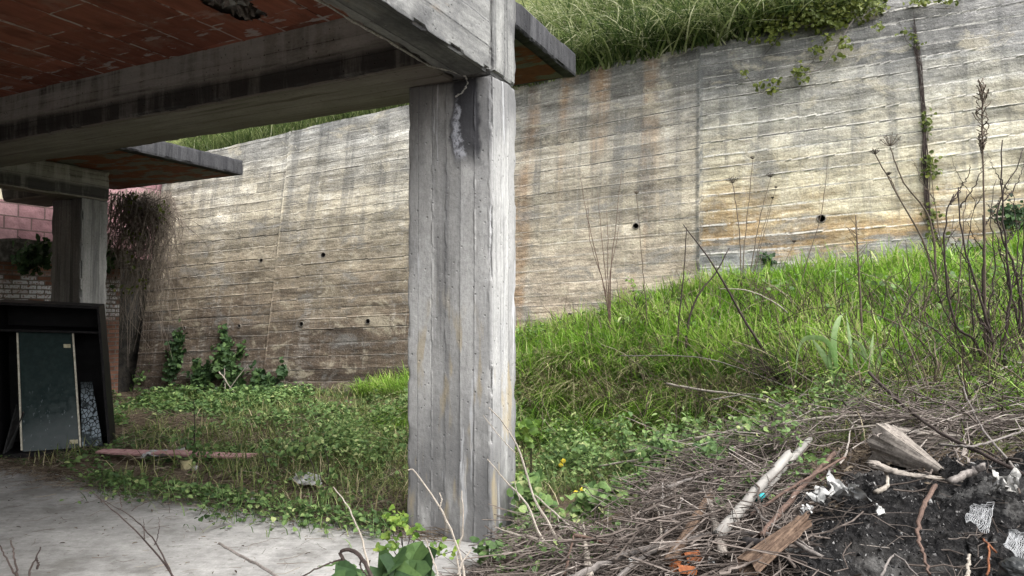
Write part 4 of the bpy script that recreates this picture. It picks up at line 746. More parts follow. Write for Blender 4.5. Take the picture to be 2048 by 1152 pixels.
# tussocks of green and dead grass tumbling over the bank
def tussocks(nt, u0, u1, s0, s1, nb, h, w, matname, name, tbase, seed):
    g = G(); rr = np.random.default_rng(seed)
    for q in range(nt):
        u = rr.uniform(u0, u1); s = sb(u) + rr.uniform(s0, s1); x, y = fromus(u, s)
        if blocked(np.array(x), np.array(y)): continue
        n = int(nb*rr.uniform(.5, 1.4)); k = rr.uniform(.6, 1.25); b = np.stack((x+rr.normal(size=n)*.06, y+rr.normal(size=n)*.06, np.zeros(n)), 1); b[:, 2] = gz(b[:, 0], b[:, 1])-.01
        az = np.where(rr.random(n) < .55, face()+rr.normal(size=n)*.8, rr.uniform(0, 2*PI, n))
        blades(b, h*k*(.5+.8*rr.random(n)), w*(.6+.9*rr.random(n)), az, rr.uniform(.05, .75, n), rr.uniform(.15, 1.5, n), 5, np.clip(tbase+rr.normal()*.16+rr.normal(size=n)*.2, 0, 1), g, rr.uniform(0, PI, n))
    tag(g.build(name, MATS[matname]), kind='stuff')
tussocks(150, -.6, 5.6, -.35, .55, 55, .42, .011, 'hanging_grass', 'dead_tussocks', .62, 3)
tussocks(230, -.6, 5.6, -.3, 1.0, 50, .40, .012, 'slope_grass', 'bank_tussocks', .50, 5)
tussocks(60, -.4, 5.2, .5, 2.2, 40, .34, .009, 'verge_grass', 'foot_tussocks', .5, 7)
# broad-leaved weeds in patches on the slope
g = G()
for sz, sh, n_, sd2 in ((.07, 'oval', 3600, 201), (.10, 'long', 2600, 211), (.05, 'round', 2200, 221)):
    b, u, s = field(n_, -.8, 6.4, lambda u: .25*sb(u), lambda u: sb(u)+.5, lambda x, y, u, s: fbm(x*1.5, y*1.5, 0, sd2) > .56); n = len(b); b[:, 2] += .05+R.random(n)*.26; leaves(b, upn(n, .8), rv(n), sz*(.5+.8*R.random(n)), g, np.clip(.58+R.normal(size=n)*.2, 0, 1), sh)
tag(g.build('slope_weeds', MATS['weed_leaf']), kind='stuff')
# weeds at the foot of the bank and round the front pillar
def weedbed(n, u0, u1, s0, s1, hmax, size, shape, tb=.45, keep=None, clump=2.0, thr=.42, lift=0.0):
    b, u, s = field(n, u0, u1, s0, s1, keep); c = fbm(b[:, 0]*clump, b[:, 1]*clump, 0, 64, 3); ok = c > thr; b, c = b[ok], c[ok]; m_ = len(b)
    k = sstep(thr, thr+.22, c); b = b + np.stack((R.normal(size=m_)*.02, R.normal(size=m_)*.02, R.random(m_)**.8*hmax*k+.01+lift), 1)
    return b, m_, np.clip(tb + (c-.5)*.8 + R.normal(size=m_)*.2, 0, 1)
g = G()
for (n, u0, u1, s0, s1, hm, sz, sh, tb, th) in ((15000, -.9, 5.2, lambda u: sb(u)+.45, lambda u: sb(u)+2.9, .34, .036, 'oval', .52, .40), (9000, -.9, 5.2, lambda u: sb(u)+.3, lambda u: sb(u)+2.7, .45, .05, 'long', .6, .42), (5000, -.9, 3.0, lambda u: sb(u)+.6, lambda u: sb(u)+2.2, .30, .05, 'round', .4, .46)):
    b, m_, t = weedbed(n, u0, u1, s0, s1, hm, sz, sh, tb, lambda x, y, u, s: (y > 4.0) & (x < 2.6) & ~((x > 1.75) & (y < 4.9)), thr=th); leaves(b, upn(m_, .8), rv(m_), sz*(.6+.8*R.random(m_)), g, t, sh)
tag(g.build('bank_weeds', MATS['weed_leaf']), kind='stuff')
b, u, s = field(9000, -1.2, 5.2, lambda u: sb(u)+.3, lambda u: sb(u)+3.2, lambda x, y, u, s: (y > 4.2) & (x < 2.6)); n = len(b)
g = blades(b, .10+.22*R.random(n), .004+.004*R.random(n), R.uniform(0, 2*PI, n), R.uniform(.1, .8, n), R.uniform(0, .8, n), 3, np.clip(.4+R.normal(size=n)*.3, 0, 1)); tag(g.build('bank_grass', MATS['verge_grass']), kind='stuff')
# verge left of the pillar
PK0 = ong(190, 918); PKT = (ong(500, 928)-PK0)[:2]; PKT = PKT/np.linalg.norm(PKT); PKN = np.array((-PKT[1], PKT[0]))
left = lambda x, y, u, s: (e12(x, y)[0] < 11.6) & (e12(x, y)[1] > 4.3) & (x < .05) & ~((np.abs((x-PK0[0])*PKN[0]+(y-PK0[1])*PKN[1]+.22) < .32) & ((x-PK0[0])*PKT[0]+(y-PK0[1])*PKT[1] > -.1) & ((x-PK0[0])*PKT[0]+(y-PK0[1])*PKT[1] < 1.75) & (R.random(len(x)) < .72))
g = G()
for (n, u0, u1, s0, s1, hm, sz, sh, tb, th) in ((12500, -8.6, -3.4, .0, 3.3, .20, .060, 'oval', .42, .39), (11000, -8.4, 1.9, 1.0, 6.4, .16, .044, 'oval', .48, .49), (9000, -4.7, -.6, 3.6, 6.1, .12, .048, 'oval', .36, .40), (5000, -3.9, -.9, .0, 3.0, .24, .05, 'oval', .46, .46)):
    b, m_, t = weedbed(n, u0, u1, s0, s1, hm, sz, sh, tb, left, thr=th, clump=1.6); leaves(b, upn(m_, .7), rv(m_), sz*(.6+.8*R.random(m_)), g, t, sh)
tag(g.build('verge_weeds', MATS['weed_leaf']), kind='stuff')
b, u, s = field(17000, -8.6, 1.9, .02, 6.6, lambda x, y, u, s: left(x, y, u, s) & (fbm(x*1.4, y*1.4, 0, 54) > .40-.10*sstep(-5, -2.5, u))); n = len(b)
g = blades(b, (.10+.19*R.random(n))*(.6+.6*sstep(-6, -2, u)), .006+.006*R.random(n), R.uniform(0, 2*PI, n), R.uniform(.05, .7, n), R.uniform(0, .8, n), 3, np.clip(.40+R.normal(size=n)*.24+.22*sstep(2.5, 5, s)*R.random(n), 0, 1)); tag(g.build('verge_grass', MATS['verge_grass']), kind='stuff')
# dry litter lying flat
def litter(n, gen, lmin, lmax, r0, r1, seedb=0, az0=None, lift=.03, zspan=.05, dz=.22, k=3, nseg=3):
    b = gen(n); n = len(b); az = R.uniform(0, 2*PI, n) if az0 is None else az0+R.normal(size=n)*.65; L = R.uniform(lmin, lmax, n); r = R.uniform(r0, r1, n)
    d = np.stack((np.cos(az), np.sin(az), R.normal(size=n)*dz), 1); P0 = b - d*L[:, None]/2; P1 = b + d*L[:, None]/2; M = b + np.stack((R.normal(size=n), R.normal(size=n), R.normal(size=n)), 1)*(L*.07)[:, None]
    for Q in (P0, M, P1): Q[:, 2] = np.maximum(Q[:, 2], gz(Q[:, 0], Q[:, 1])+.004)
    A = np.cross(d, np.array((0, 0, 1.))); A /= np.linalg.norm(A, axis=1)[:, None]+1e-9; Bz = np.cross(d, A); Bz /= np.linalg.norm(Bz, axis=1)[:, None]+1e-9; rings = []
    for Q, f in ((P0, 1.0), (M, .85), (P1, .45)):
        for q in range(k): a = 2*PI*q/k; rings.append(Q + (A*math.cos(a)+Bz*math.sin(a))*(r*f)[:, None])
    V = np.stack(rings, 1); o = (np.arange(n)*3*k)[:, None]; Fq = np.concatenate([np.concatenate((o+w*k+q, o+w*k+(q+1) % k, o+(w+1)*k+(q+1) % k, o+(w+1)*k+q), 1) for w in (0, 1) for q in range(k)])
    return V.reshape(-1, 3), [Fq], np.repeat(np.clip(.5+R.normal(size=n)*.26, 0, 1), 3*k)
def gen_us(u0, u1, s0, s1, keep, up):
    def f(n):
        b, u, s = field(n, u0, u1, s0, s1, keep); b[:, 2] += R.random(len(b))**1.5*up + .012; return b
    return f
g = G()
g.add(*litter(14000, gen_us(-9, 2.0, 2.2, 6.7, left, .07), .10, .38, .0015, .0035)); g.add(*litter(2600, gen_us(-9.5, -6.5, 0, 1.6, left, .10), .15, .5, .002, .004)); tag(g.build('dead_litter', MATS['dead_litter']), kind='stuff')
# litter spilling over the floor edge
def gen_edge(n):
    a = R.uniform(2.6, 12, n); bq = 4.3 - np.abs(R.normal(size=n))*.16*(.4+1.2*vn(a*1.1, 0*a, 0, 3)); x = a*E1[0]+bq*E2[0]; y = a*E1[1]+bq*E2[1]; ok = ~(((a > 2.22) & (a < 3.0) & (bq > 4.26)))
    return np.stack((x, y, .012+R.random(n)**2*.05), 1)[ok]
g = G(); V, F_, t = litter(2600, gen_edge, .06, .32, .0014, .003, az0=math.atan2(E1[1], E1[0]), dz=.08); g.add(V, F_, t); tag(g.build('edge_litter', MATS['dead_litter']), kind='stuff')
# brush heap
def box(x0, x1, y0, y1, up, f=None):
    def gen(n):
        x = R.uniform(x0, x1, n); y = R.uniform(y0, y1, n); ok = ~blocked(x, y)
        if f is not None: ok &= f(x, y)
        x, y = x[ok], y[ok]; return np.stack((x, y, gz(x, y)+.01+R.random(len(x))**1.6*up), 1)
    return gen
# the heap lies right of the front pillar and left of the black ash
heap = lambda x, y: (np.hypot((x-.54)/.34, (y-4.55)/.5) > 1) & (x < 1.70 - (4.2-y)*.42 + .3*(fbm(x*3, y*3, 0, 18)-.5)) & (y < 5.1 - x*.25 + .25*fbm(x*3, y*3, 0, 8))
g = G(); g.add(*litter(2400, box(.1, 1.9, 2.6, 4.8, .13, heap), .12, .55, .0014, .0032)); g.add(*litter(1500, box(0, 1.9, 2.6, 4.8, .15, heap), .15, .65, .0014, .0034, az0=.6)); g.add(*litter(420, box(0, 1.9, 2.6, 4.9, .2, heap), .25, .8, .003, .0055, az0=.5)); g.add(*litter(900, box(-.35, .5, 3.2, 4.25, .05), .12, .45, .0015, .003))
g.add(*litter(1500, box(2.35, 4.2, 3.9, 4.9, .14), .25, .8, .002, .0045, az0=.1)); g.add(*litter(1100, box(1.2, 4.2, 4.4, 5.6, .22), .2, .8, .0015, .003, az0=.3)); g.add(*litter(420, box(1.5, 3.9, 2.5, 4.2, .05), .05, .3, .0010, .002))
bs = np.concatenate((box(.1, 1.75, 2.7, 4.7, .20, heap)(330), box(1.3, 3.6, 2.6, 3.9, .07)(70), box(1.6, 4.2, 3.8, 5.4, .30)(190)))
for p in bs:
    az = random.gauss(.6, .9); L = random.uniform(.25, .8); el = random.gauss(.12, .18); dv = np.array((math.cos(az)*math.cos(el), math.sin(az)*math.cos(el), math.sin(el))); r = .0022+.006*random.random()**2.2
    P = wob(np.array([p+dv*L*(k/8-.5) for k in range(9)]), L*.05, random.random()*50, 26); P[:, 2] = np.maximum(P[:, 2], gz(P[:, 0], P[:, 1])+.01); tn = min(1, max(0, random.gauss(.5, .25))); V, F_, uv = tube(P, np.linspace(r, r*.45, 9), 5); g.add(V, F_, tn)
    for q in range(random.choice((0, 1, 2, 2, 3))):
        k = random.randrange(2, 7); d2 = dv*.75+rv(1)[0]*.6+np.array((0, 0, .15)); Q = wob(np.array([P[k]+d2*L*.3*t_ for t_ in (0, .35, .7, 1)]), L*.02, random.random()*50, 26); V, F_, uv = tube(Q, np.linspace(r*.6, r*.25, 4), 4); g.add(V, F_, tn)
tag(g.build('brush_twigs', MATS['fine_twigs']), kind='stuff')
b = box(-.2, 2.2, 3.3, 5.0, .05, lambda x, y: fbm(x*4, y*4, 0, 3) > .5)(7000); n = len(b); g = leaves(b, upn(n, .5), rv(n), .02+.03*R.random(n), None, R.random(n)*.8, 'long', .05); tag(g.build('dry_leaves', MATS['dead_litter']), kind='stuff')
# thin dead stems tangled through the grass on the right
b, u, s = field(1900, .4, 6.4, lambda u: .45*sb(u), lambda u: sb(u)+1.3, lambda x, y, u, s: R.random(len(x)) < .25+.75*sstep(1.5, 4.5, u)); g = G()
for p in b:
    az = random.uniform(0, 2*PI); h = random.uniform(.25, .95); ln = random.uniform(.1, .9); P = np.array([p+np.array((math.cos(az)*ln*h*t**1.5, math.sin(az)*ln*h*t**1.5, h*(t-.45*ln*t*t))) for t in np.linspace(0, 1, 8)]); V, F_, uv = tube(wob(P, .025, random.random()*60, 24), np.linspace(.0046, .0018, 8)*random.uniform(.7, 1.5), 4); g.add(V, F_, min(1, max(0, random.gauss(.36, .34))))
tag(g.build('dead_stems', MATS['dead_litter']), kind='stuff')
# black ash crumbs
def crumbs(n, gen, r0, r1, mat, name):
    b = gen(n); n = len(b); b[:, 2] = hz(b[:, 0], b[:, 1])+.002; r = R.uniform(0, 1, n)**3*(r1-r0)+r0; T_ = np.array(((1, 1, 1), (1, -1, -1), (-1, 1, -1), (-1, -1, 1)))*.7; V = b[:, None, :] + r[:, None, None]*(T_[None]+R.normal(size=(n, 4, 3))*.35); o = (np.arange(n)*4)[:, None]
    g = G(); g.add(V.reshape(-1, 3), [np.concatenate([np.concatenate((o+a, o+b_, o+c), 1) for a, b_, c in ((0, 1, 2), (0, 3, 1), (0, 2, 3), (1, 3, 2))])], np.repeat(R.random(n), 4)); tag(g.build(name, mat), kind='stuff')
plantmat('ash_crumb', [(0, (.006, .006, .007)), (.55, (.03, .029, .029)), (.8, (.09, .086, .084)), (1, (.24, .235, .23))], 0, .9)
crumbs(20000, box(1.0, 4.2, 2.2, 4.0, .008, lambda x, y: fbm(x*3, y*3, 0, 77)*.9+x > 1.55), .0015, .011, MATS['ash_crumb'], 'ash_rubble')
# grass on top of the wall
def topfield(n, u0, u1, d0, d1): 
    u = R.uniform(u0, u1, n); d = d0+(d1-d0)*R.random(n)**1.4; z = topz(u); k = (z-CAMZ)*BAT + d; x = W0[0]+u*WD[0]+k*WN[0]; y = W0[1]+u*WD[1]+k*WN[1]; return np.stack((x, y, z-.06+sstep(0, 1, d)*.30+d*.72), 1), u, d
uA, uB = uz(1020, 150)[0], uz(1560, 70)[0]
b, u, d = topfield(5200, uA-.6, uB+1.0, .0, 2.8); n = len(b); ed = sstep(.5, 0, d); hk = np.interp(u, (uA, uA+1.2, uB, uB+.8), (.55, 1.0, .95, .45))
g = blades(b, (.5+.75*R.random(n))*hk, .016+.020*R.random(n)**1.5, np.where(R.random(n) < .35+.55*ed, face()+R.normal(size=n)*.7, R.uniform(0, 2*PI, n)), R.uniform(.1, .5, n)+.3*ed*R.random(n), R.uniform(.2, 1.3, n)+.7*ed*R.random(n), 5, np.clip(.48+R.normal(size=n)*.26+.3*(fbm(u*2, d*2, 0, 3)-.5)*2-.16*ed, 0, 1), twist=R.uniform(0, PI, n))
b, u, d = topfield(4500, uz(330, 330)[0], uz(830, 200)[0], .02, 1.3); n = len(b)
blades(b, (.16+.3*R.random(n)), .010+.010*R.random(n), face()+R.normal(size=n)*1.3, R.uniform(.05, .6, n), R.uniform(0, .7, n), 4, np.clip(.5+R.normal(size=n)*.2, 0, 1), g)
b, u, d = topfield(5000, uB-.3, uz(2300, 0)[0], .1, 1.5); n = len(b)
blades(b, (.2+.3*R.random(n)), .006+.006*R.random(n), R.uniform(0, 2*PI, n), R.uniform(.05, .6, n), R.uniform(0, .7, n), 4, np.clip(.4+R.normal(size=n)*.2, 0, 1), g)
b, u, d = topfield(4200, uA-.4, uB+.6, -.02, 2.2); n = len(b)
blades(b, .45+.6*R.random(n), .026+.022*R.random(n), face()+R.normal(size=n)*1.3, R.uniform(.15, .8, n), R.uniform(.1, 1.5, n), 5, np.clip(.68+R.normal(size=n)*.30, 0, 1), g, R.uniform(0, PI, n))
tag(g.build('hilltop_grass', MATS['top_grass']), kind='stuff')
# ------------------------------------------------------------------ climbers
def wpt(px, py, off): u, z = uz(px, py); return wall(u, z, off)
def spray(g, c, rad, n, size, shape, tb, facing=None, sp_=.2):
    b = c + R.normal(size=(n, 3))*np.asarray(rad); nn = (rv(n)*.75 + (np.array((-WN[0], -WN[1], .5)) if facing is None else facing)); ax = rv(n)*.7 + np.array((0, 0, -.6)); leaves(b, nn, ax, size*(.6+.7*R.random(n)), g, np.clip(tb+R.normal(size=n)*sp_, 0, 1), shape)
def climber(name, label, cat, blobs, mat, size, shape, stemsP, smat, tb=.5, group=None, off=.05):
    c0 = wpt(*stemsP[0][0][0][:2], .02); root = empty(name, c0, label, cat, group); g = G()
    for pts, r in stemsP:
        P = wob(curve(np.array([wpt(q[0], q[1], q[2] if len(q) > 2 else .025) for q in pts]), 26), .015, int(pts[0][0]) % 13, 20); V, F_, uv = tube(P, np.linspace(r, r*.4, len(P)), 5); g.add(V, F_, .5, uv)
    g.build('stem', smat, root)
    if blobs:
        g = G()
        for px, py, rx, ry, n in blobs: 
            Y = wpt(px, py, off)[1]; spray(g, wpt(px, py, off), (rx*Y/F, .035, ry*Y/F), n, size, shape, tb)
        g.build('leaves', mat, root)
    return root
IV = 'ivy clumps climbing the wall foot'
climber('ivy', 'dark narrow ivy clump hanging below the leftmost drain hole', 'ivy', [(358, 700, 7, 16, 170), (350, 735, 8, 16, 120), (364, 675, 4, 8, 40)], MATS['dark_ivy'], .075, 'ivy', [([(335, 785), (350, 740), (362, 690), (369, 660)], .008)], M_darkt, .45, IV)
climber('ivy', 'tallest ivy clump with a thin leafy tip reaching up below a drain hole', 'ivy', [(451, 668, 4, 14, 40), (455, 705, 9, 12, 110), (458, 735, 13, 16, 210), (478, 755, 10, 12, 90), (487, 700, 5, 8, 25)], MATS['dark_ivy'], .075, 'ivy', [([(455, 790), (456, 740), (452, 690), (450, 655)], .009)], M_darkt, .62, IV)
climber('ivy', 'low round ivy clump left of the tallest ivy', 'ivy', [(405, 765, 11, 14, 170), (398, 735, 5, 8, 30), (418, 745, 9, 9, 60)], MATS['dark_ivy'], .075, 'ivy', [([(410, 795), (405, 760), (400, 735)], .008)], M_darkt, .5, IV)
climber('ivy', 'broad dark ivy clump right of the fallen pale sticks', 'ivy', [(535, 765, 14, 10, 130), (545, 785, 14, 8, 110), (568, 745, 3, 10, 30), (520, 745, 6, 8, 40)], MATS['dark_ivy'], .08, 'ivy', [([(540, 795), (538, 770), (528, 745)], .008)], M_darkt, .5, IV)
climber('ivy', 'faint thin ivy sprig low on the dark stained wall margin', 'ivy', [(285, 760, 8, 14, 60)], MATS['weed_leaf'], .06, 'oval', [([(288, 790), (285, 755), (287, 735)], .005)], M_darkt, .4, IV)
climber('ivy', 'small dark ivy sprig on the wall above the slope grass', 'ivy', [(1532, 515, 7, 5, 26), (1542, 523, 6, 3, 12)], MATS['dark_ivy'], .05, 'ivy', [([(1545, 535), (1530, 510), (1517, 487)], .004)], M_darkt, .3, IV)
climber('ivy', 'dark bush-like ivy mass on the wall at the right border', 'ivy', [(2025, 430, 18, 14, 130), (2045, 460, 15, 20, 120)], MATS['dark_ivy'], .06, 'oval', [([(2050, 500), (2030, 450), (2010, 420)], .006)], M_darkt, .35, IV)
climber('climbing_vine', 'strip of dark vine stems running up the right wall panel with leaf tufts', 'vine', [(1815, 72, 10, 6, 20), (1832, 88, 7, 3, 10), (1850, 245, 6, 12, 34), (1856, 325, 8, 8, 34), (1864, 345, 10, 6, 30), (1862, 440, 8, 26, 40), (1878, 485, 16, 10, 34)], MATS['olive_leaf'], .055, 'oval',
        [([(1872+q*1.5, 510), (1858+random.uniform(-6, 6), 430), (1850+random.uniform(-7, 7), 330), (1845+random.uniform(-7, 7), 220), (1836+random.uniform(-6, 6), 120), (1827+random.uniform(-2, 2), 20+random.uniform(0, 90))], .0055) for q in range(15)] + [([(1836, 105), (1812, 80), (1795, 38)], .004)], M_darkt, .32)
sp_b = [(1520, 10, 22, 12, 130), (1560, 25, 30, 14, 220), (1610, 15, 34, 16, 260), (1660, 28, 34, 14, 240), (1710, 20, 30, 14, 220), (1755, 22, 9, 5, 26), (1530, 48, 16, 10, 90), (1560, 58, 20, 10, 110), (1625, 48, 24, 10, 120), (1680, 48, 18, 8, 80), (1645, 40, 16, 6, 60), (1752, 58, 6, 3, 12), (1512, 85, 6, 4, 14), (1545, 85, 7, 4, 18), (1655, 85, 6, 4, 14), (1632, 105, 8, 5, 20), (1688, 88, 6, 4, 14), (1690, 100, 7, 3, 14), (1675, 118, 4, 3, 8), (1600, 145, 11, 5, 36), (1607, 165, 5, 4, 12), (1522, 175, 7, 4, 18), (1550, 185, 6, 5, 18), (1490, 150, 4, 5, 10), (1555, 168, 4, 3, 8), (1880, 8, 14, 5, 26), (1830, 8, 12, 4, 22)]
climber('hanging_creeper', 'yellow-green leafy creeper spilling over the wall top right of the tall grass', 'creeper', sp_b, MATS['olive_leaf'], .062, 'oval', [([(1600, -30, .1), (1565, 40, .2), (1560, 80, .15), (1530, 110, .06)], .008), ([(1640, -30, .1), (1620, 60, .2), (1560, 45, .2), (1480, 65, .1)], .006), ([(1720, -20, .1), (1640, 30, .2), (1570, 25, .15)], .005), ([(1670, 40, .15), (1620, 130, .06), (1560, 170, .05)], .003), ([(1900, 20, .05), (1800, 20, .1), (1680, 15, .1)], .004), ([(1482, 140, .05), (1505, 165, .05), (1522, 178, .05), (1548, 190, .05)], .003)], M_darkt, .5, off=.14)
g = G(); P = wob(curve(np.array([wpt(1705, 45, .12), wpt(1670, 100, .09), (wpt(1640, 140, .06)), wpt(1585, 152, .05)]), 24), .012, 4, 20); V, F_, uv = tube(P, np.linspace(.012, .005, len(P)), 6); g.add(V, F_, .5, uv); tag(g.build('bare_branch', M_twig, origin=P[0]), 'grey bare branch hanging down from the creeper against the wall', 'branch')
# dead creeper in the corner
root = empty('dry_creeper', wpt(300, 380, .2), 'brown mat of dead creeper hanging over the left end of the wall', 'creeper'); g = G()
for i in range(430):
    x = random.gauss(284, 32); x = min(max(x, 222), 342); y = 380+random.random()*30; L = min(abs(random.gauss(90, 85))+30, 330); Y = 12.3+random.uniform(-.35, .35); dx = random.gauss(-8, 26)
    pts = [at(x, y, Y), at(x+dx*.3+random.gauss(0, 10), y+L*.35, Y-.15+random.uniform(-.1, .1)), at(x+dx+random.gauss(0, 9), y+L*.7, Y-.1+random.uniform(-.2, .2)), at(x+dx*1.2+random.gauss(0, 14), y+L, Y+random.uniform(-.2, .2))]
    V, F_, uv = tube(wob(curve(pts, 12), .02, i, 20), np.linspace(.008, .003, 12), 3); g.add(V, F_, .5, uv)
for i in range(500):
    x = random.gauss(288, 28); x = min(max(x, 225), 342); y = 385+abs(random.gauss(0, 75)); Y = 12.2+random.uniform(-.4, .3); a = random.uniform(0, PI); L = random.uniform(15, 45)
    if y > 560: continue
    pts = [at(x, y, Y), at(x+L*.5*math.cos(a)+random.gauss(0, 4), y+L*.5*math.sin(a), Y-.05), at(x+L*math.cos(a), y+L*math.sin(a), Y+random.uniform(-.1, .1))]; V, F_, uv = tube(curve(pts, 6), np.linspace(.006, .003, 6), 3); g.add(V, F_, .5, uv)
M_creep = barkmat('dead_creeper', (.05, .041, .033), (.20, .165, .135)); g.build('dry_stems', M_creep, root)
g = G()
for px, py, rx, ry, n in ((258, 405, 10, 12, 45), (330, 425, 8, 14, 45), (268, 470, 12, 4, 45), (252, 480, 5, 12, 20), (318, 420, 6, 10, 25), (262, 395, 8, 6, 25), (282, 560, 10, 14, 30), (250, 580, 8, 8, 20), (262, 500, 14, 20, 30)): spray(g, at(px, py, 11.9), (rx*12/F, .06, ry*12/F), n//2, .06, 'oval', .3)
g.build('leaves', MATS['olive_leaf'], root)
g = G(); root = empty('ledge_ivy', B(11.95, 6.0, 2.7), 'dark green ivy tumbling over the concrete ledge left of the rear pillar', 'ivy', None)
for px, py, rx, ry, n in ((65, 520, 14, 12, 150), (48, 530, 8, 8, 60), (80, 500, 8, 12, 90), (60, 505, 14, 6, 60)): spray(g, at(px, py, 11.0), (rx*11/F, .05, ry*11/F), n, .075, 'ivy', .45)
g.build('leaves', MATS['dark_ivy'], root); g = G(); V, F_, uv = tube(curve([B(12.1, 6.6, 2.8), at(70, 500, 11.0), at(55, 535, 11.0)], 12), .008, 5); g.add(V, F_, .5, uv); g.build('stem', M_darkt, root)
g = G(); root = empty('ledge_ivy', B(11.95, 8.3, 2.5), 'small green ivy tuft on the ledge right of the rear pillar', 'ivy', None)
spray(g, at(218, 518, 12.2), (.06, .05, .16), 70, .075, 'ivy', .6); g.build('leaves', MATS['dark_ivy'], root); g = G(); V, F_, uv = tube(curve([at(216, 540, 12.2), at(219, 520, 12.2), at(217, 500, 12.2)], 8), .006, 5); g.add(V, F_, .5, uv); g.build('stem', M_darkt, root)
# pale sticks fallen at the wall foot
for i, (q, lb) in enumerate((([(455, 800), (478, 765), (505, 728)], 'pale stick leaning right in the crossed sticks at the wall foot'), ([(452, 742), (470, 770), (492, 805)], 'pale stick leaning left in the crossed sticks at the wall foot'), ([(462, 808), (461, 770), (459, 735)], 'upright pale stick in the crossed sticks at the wall foot'), ([(430, 812), (470, 785), (520, 770)], 'lowest flattest pale stick in the crossed sticks at the wall foot'))):
    P = np.array([wpt(x, y, .16-.02*k) for k, (x, y) in enumerate(q)]); V, F_, uv = tube(wob(curve(P, 14), .01, i, 20), np.linspace(.013, .006, 14), 5); g = G(); g.add(V, F_, .5, uv); tag(g.build('stick', M_pale, origin=P[0]), lb, 'stick', 'crossed pale sticks at the wall foot')
# saplings on the left verge
def sapling(label, pts, r, blobs, mat='weed_leaf', size=.05, tb=.45, group='saplings on the verge', shape='oval', smat=None):
    P = pth(pts); root = empty('sapling', P[0], label, 'sapling', group); g = G(); Pc = wob(curve(P, 16), .006, int(pts[0][0]) % 11, 20); V, F_, uv = tube(Pc, np.linspace(r, r*.4, len(Pc)), 6); g.add(V, F_, .5, uv); Y = P[0][1]
    for px, py, rx, ry, n in blobs:
        c = at(px, py, Y); k = np.argmin(np.linalg.norm(Pc-c, axis=1)); V, F_, uv = tube(np.array((Pc[k], (Pc[k]+c)/2+(0, 0, .01), c)), (r*.5, r*.4, r*.2), 4); g.add(V, F_, .5, uv)
    g.build('stem', smat or M_darkt, root); g = G()
    for px, py, rx, ry, n in blobs: spray(g, at(px, py, Y), (rx*Y/F, .04, ry*Y/F), n, size, shape, tb, np.array((0, -.5, .9)))
    g.build('leaves', MATS[mat], root); return root
sapling('dark-leaved sapling standing beside the white plastic sheet', [(382, 930), (388, 890), (390, 845), (387, 800)], .008, [(385, 890, 8, 8, 24), (400, 900, 10, 10, 30), (370, 880, 8, 5, 16), (392, 860, 8, 6, 14)])
sapling('thin dark sapling with few leaves between the pink plank and the front pillar', [(545, 968), (530, 920), (522, 890)], .007, [(550, 915, 6, 14, 10), (520, 895, 6, 6, 8)])
sapling('leaning sapling with yellowish leaves near the torn white scrap', [(634, 985), (625, 930), (598, 880)], .008, [(596, 895, 12, 6, 16), (620, 905, 8, 6, 12), (630, 880, 8, 4, 10)], tb=.8)
sapling('upright sapling with a leafy foot left of the front pillar', [(650, 1005), (656, 940), (650, 890)], .006, [(648, 985, 8, 14, 26), (660, 950, 5, 8, 12)], tb=.6)
# ------------------------------------------------------------------ reed and leafy plants on the right
plantmat('reed_leaf', [(0, (.05, .11, .03)), (.5, (.11, .21, .05)), (1, (.28, .36, .18))], .35, .45)
root = empty('broad_reed', ong(1690, 850), 'broad-leaved green reed with arching blades among dead stalks on the bank', 'reed')
for (pts, w) in (([(1678, 760), (1660, 690), (1625, 675), (1600, 690), (1590, 755)], .03), ([(1676, 760), (1668, 680), (1678, 640), (1688, 626)], .036), ([(1680, 770), (1650, 715), (1620, 672)], .034), ([(1745, 790), (1742, 720), (1747, 665)], .03), ([(1742, 790), (1735, 720), (1715, 685), (1690, 690)], .026), ([(1745, 780), (1725, 712), (1700, 704)], .022), ([(1835, 800), (1822, 745), (1800, 705), (1768, 694)], .03), ([(1704, 740), (1700, 680), (1692, 625)], .02), ([(1672, 780), (1660, 720), (1662, 690), (1640, 668)], .022), ([(1685, 960), (1684, 900), (1672, 810)], .03), ([(1748, 800), (1760, 720), (1780, 690)], .022), ([(1690, 780), (1655, 760), (1618, 752)], .02)):
    Y = 5.7; P = curve(np.array([at(x, y, Y + (.15*k/(len(pts)-1))) for k, (x, y) in enumerate(pts)]), 16); T = np.gradient(P, axis=0); sd_ = np.cross(T, np.array((.15, 1, .2))); sd_ /= np.linalg.norm(sd_, axis=1)[:, None]+1e-9
    t = np.linspace(0, 1, len(P)); ww = 1.35*w*np.clip(np.minimum(.55+t*1.5, (1-t)*2.6+.03), 0, 1); c = np.cross(sd_, T); c /= np.linalg.norm(c, axis=1)[:, None]+1e-9
    V = np.concatenate((P-sd_*ww[:, None]/2+c*ww[:, None]*.12, P, P+sd_*ww[:, None]/2+c*ww[:, None]*.12)); m_ = len(P); k = np.arange(m_-1); g = G(); g.add(V, [np.concatenate([np.stack((i*m_+k, (i+1)*m_+k, (i+1)*m_+k+1, i*m_+k+1), 1) for i in (0, 1)])], np.tile(.45+t*.5, 3)); g.build('leaf_blade', MATS['reed_leaf'], root, smooth=True)
g = G(); 
for i in range(90):
    x = random.gauss(1715, 16); Y = 5.65+random.uniform(-.1, .15); V, F_, uv = tube(curve([at(x+random.gauss(0, 8), 905, Y), at(x, 830, Y-.05), at(x+random.gauss(-14, 10), 735+random.random()*50, Y)], 8), np.linspace(.004, .002, 8), 3); g.add(V, F_, .5, uv)
g.build('dead_stalks', M_dry, root)
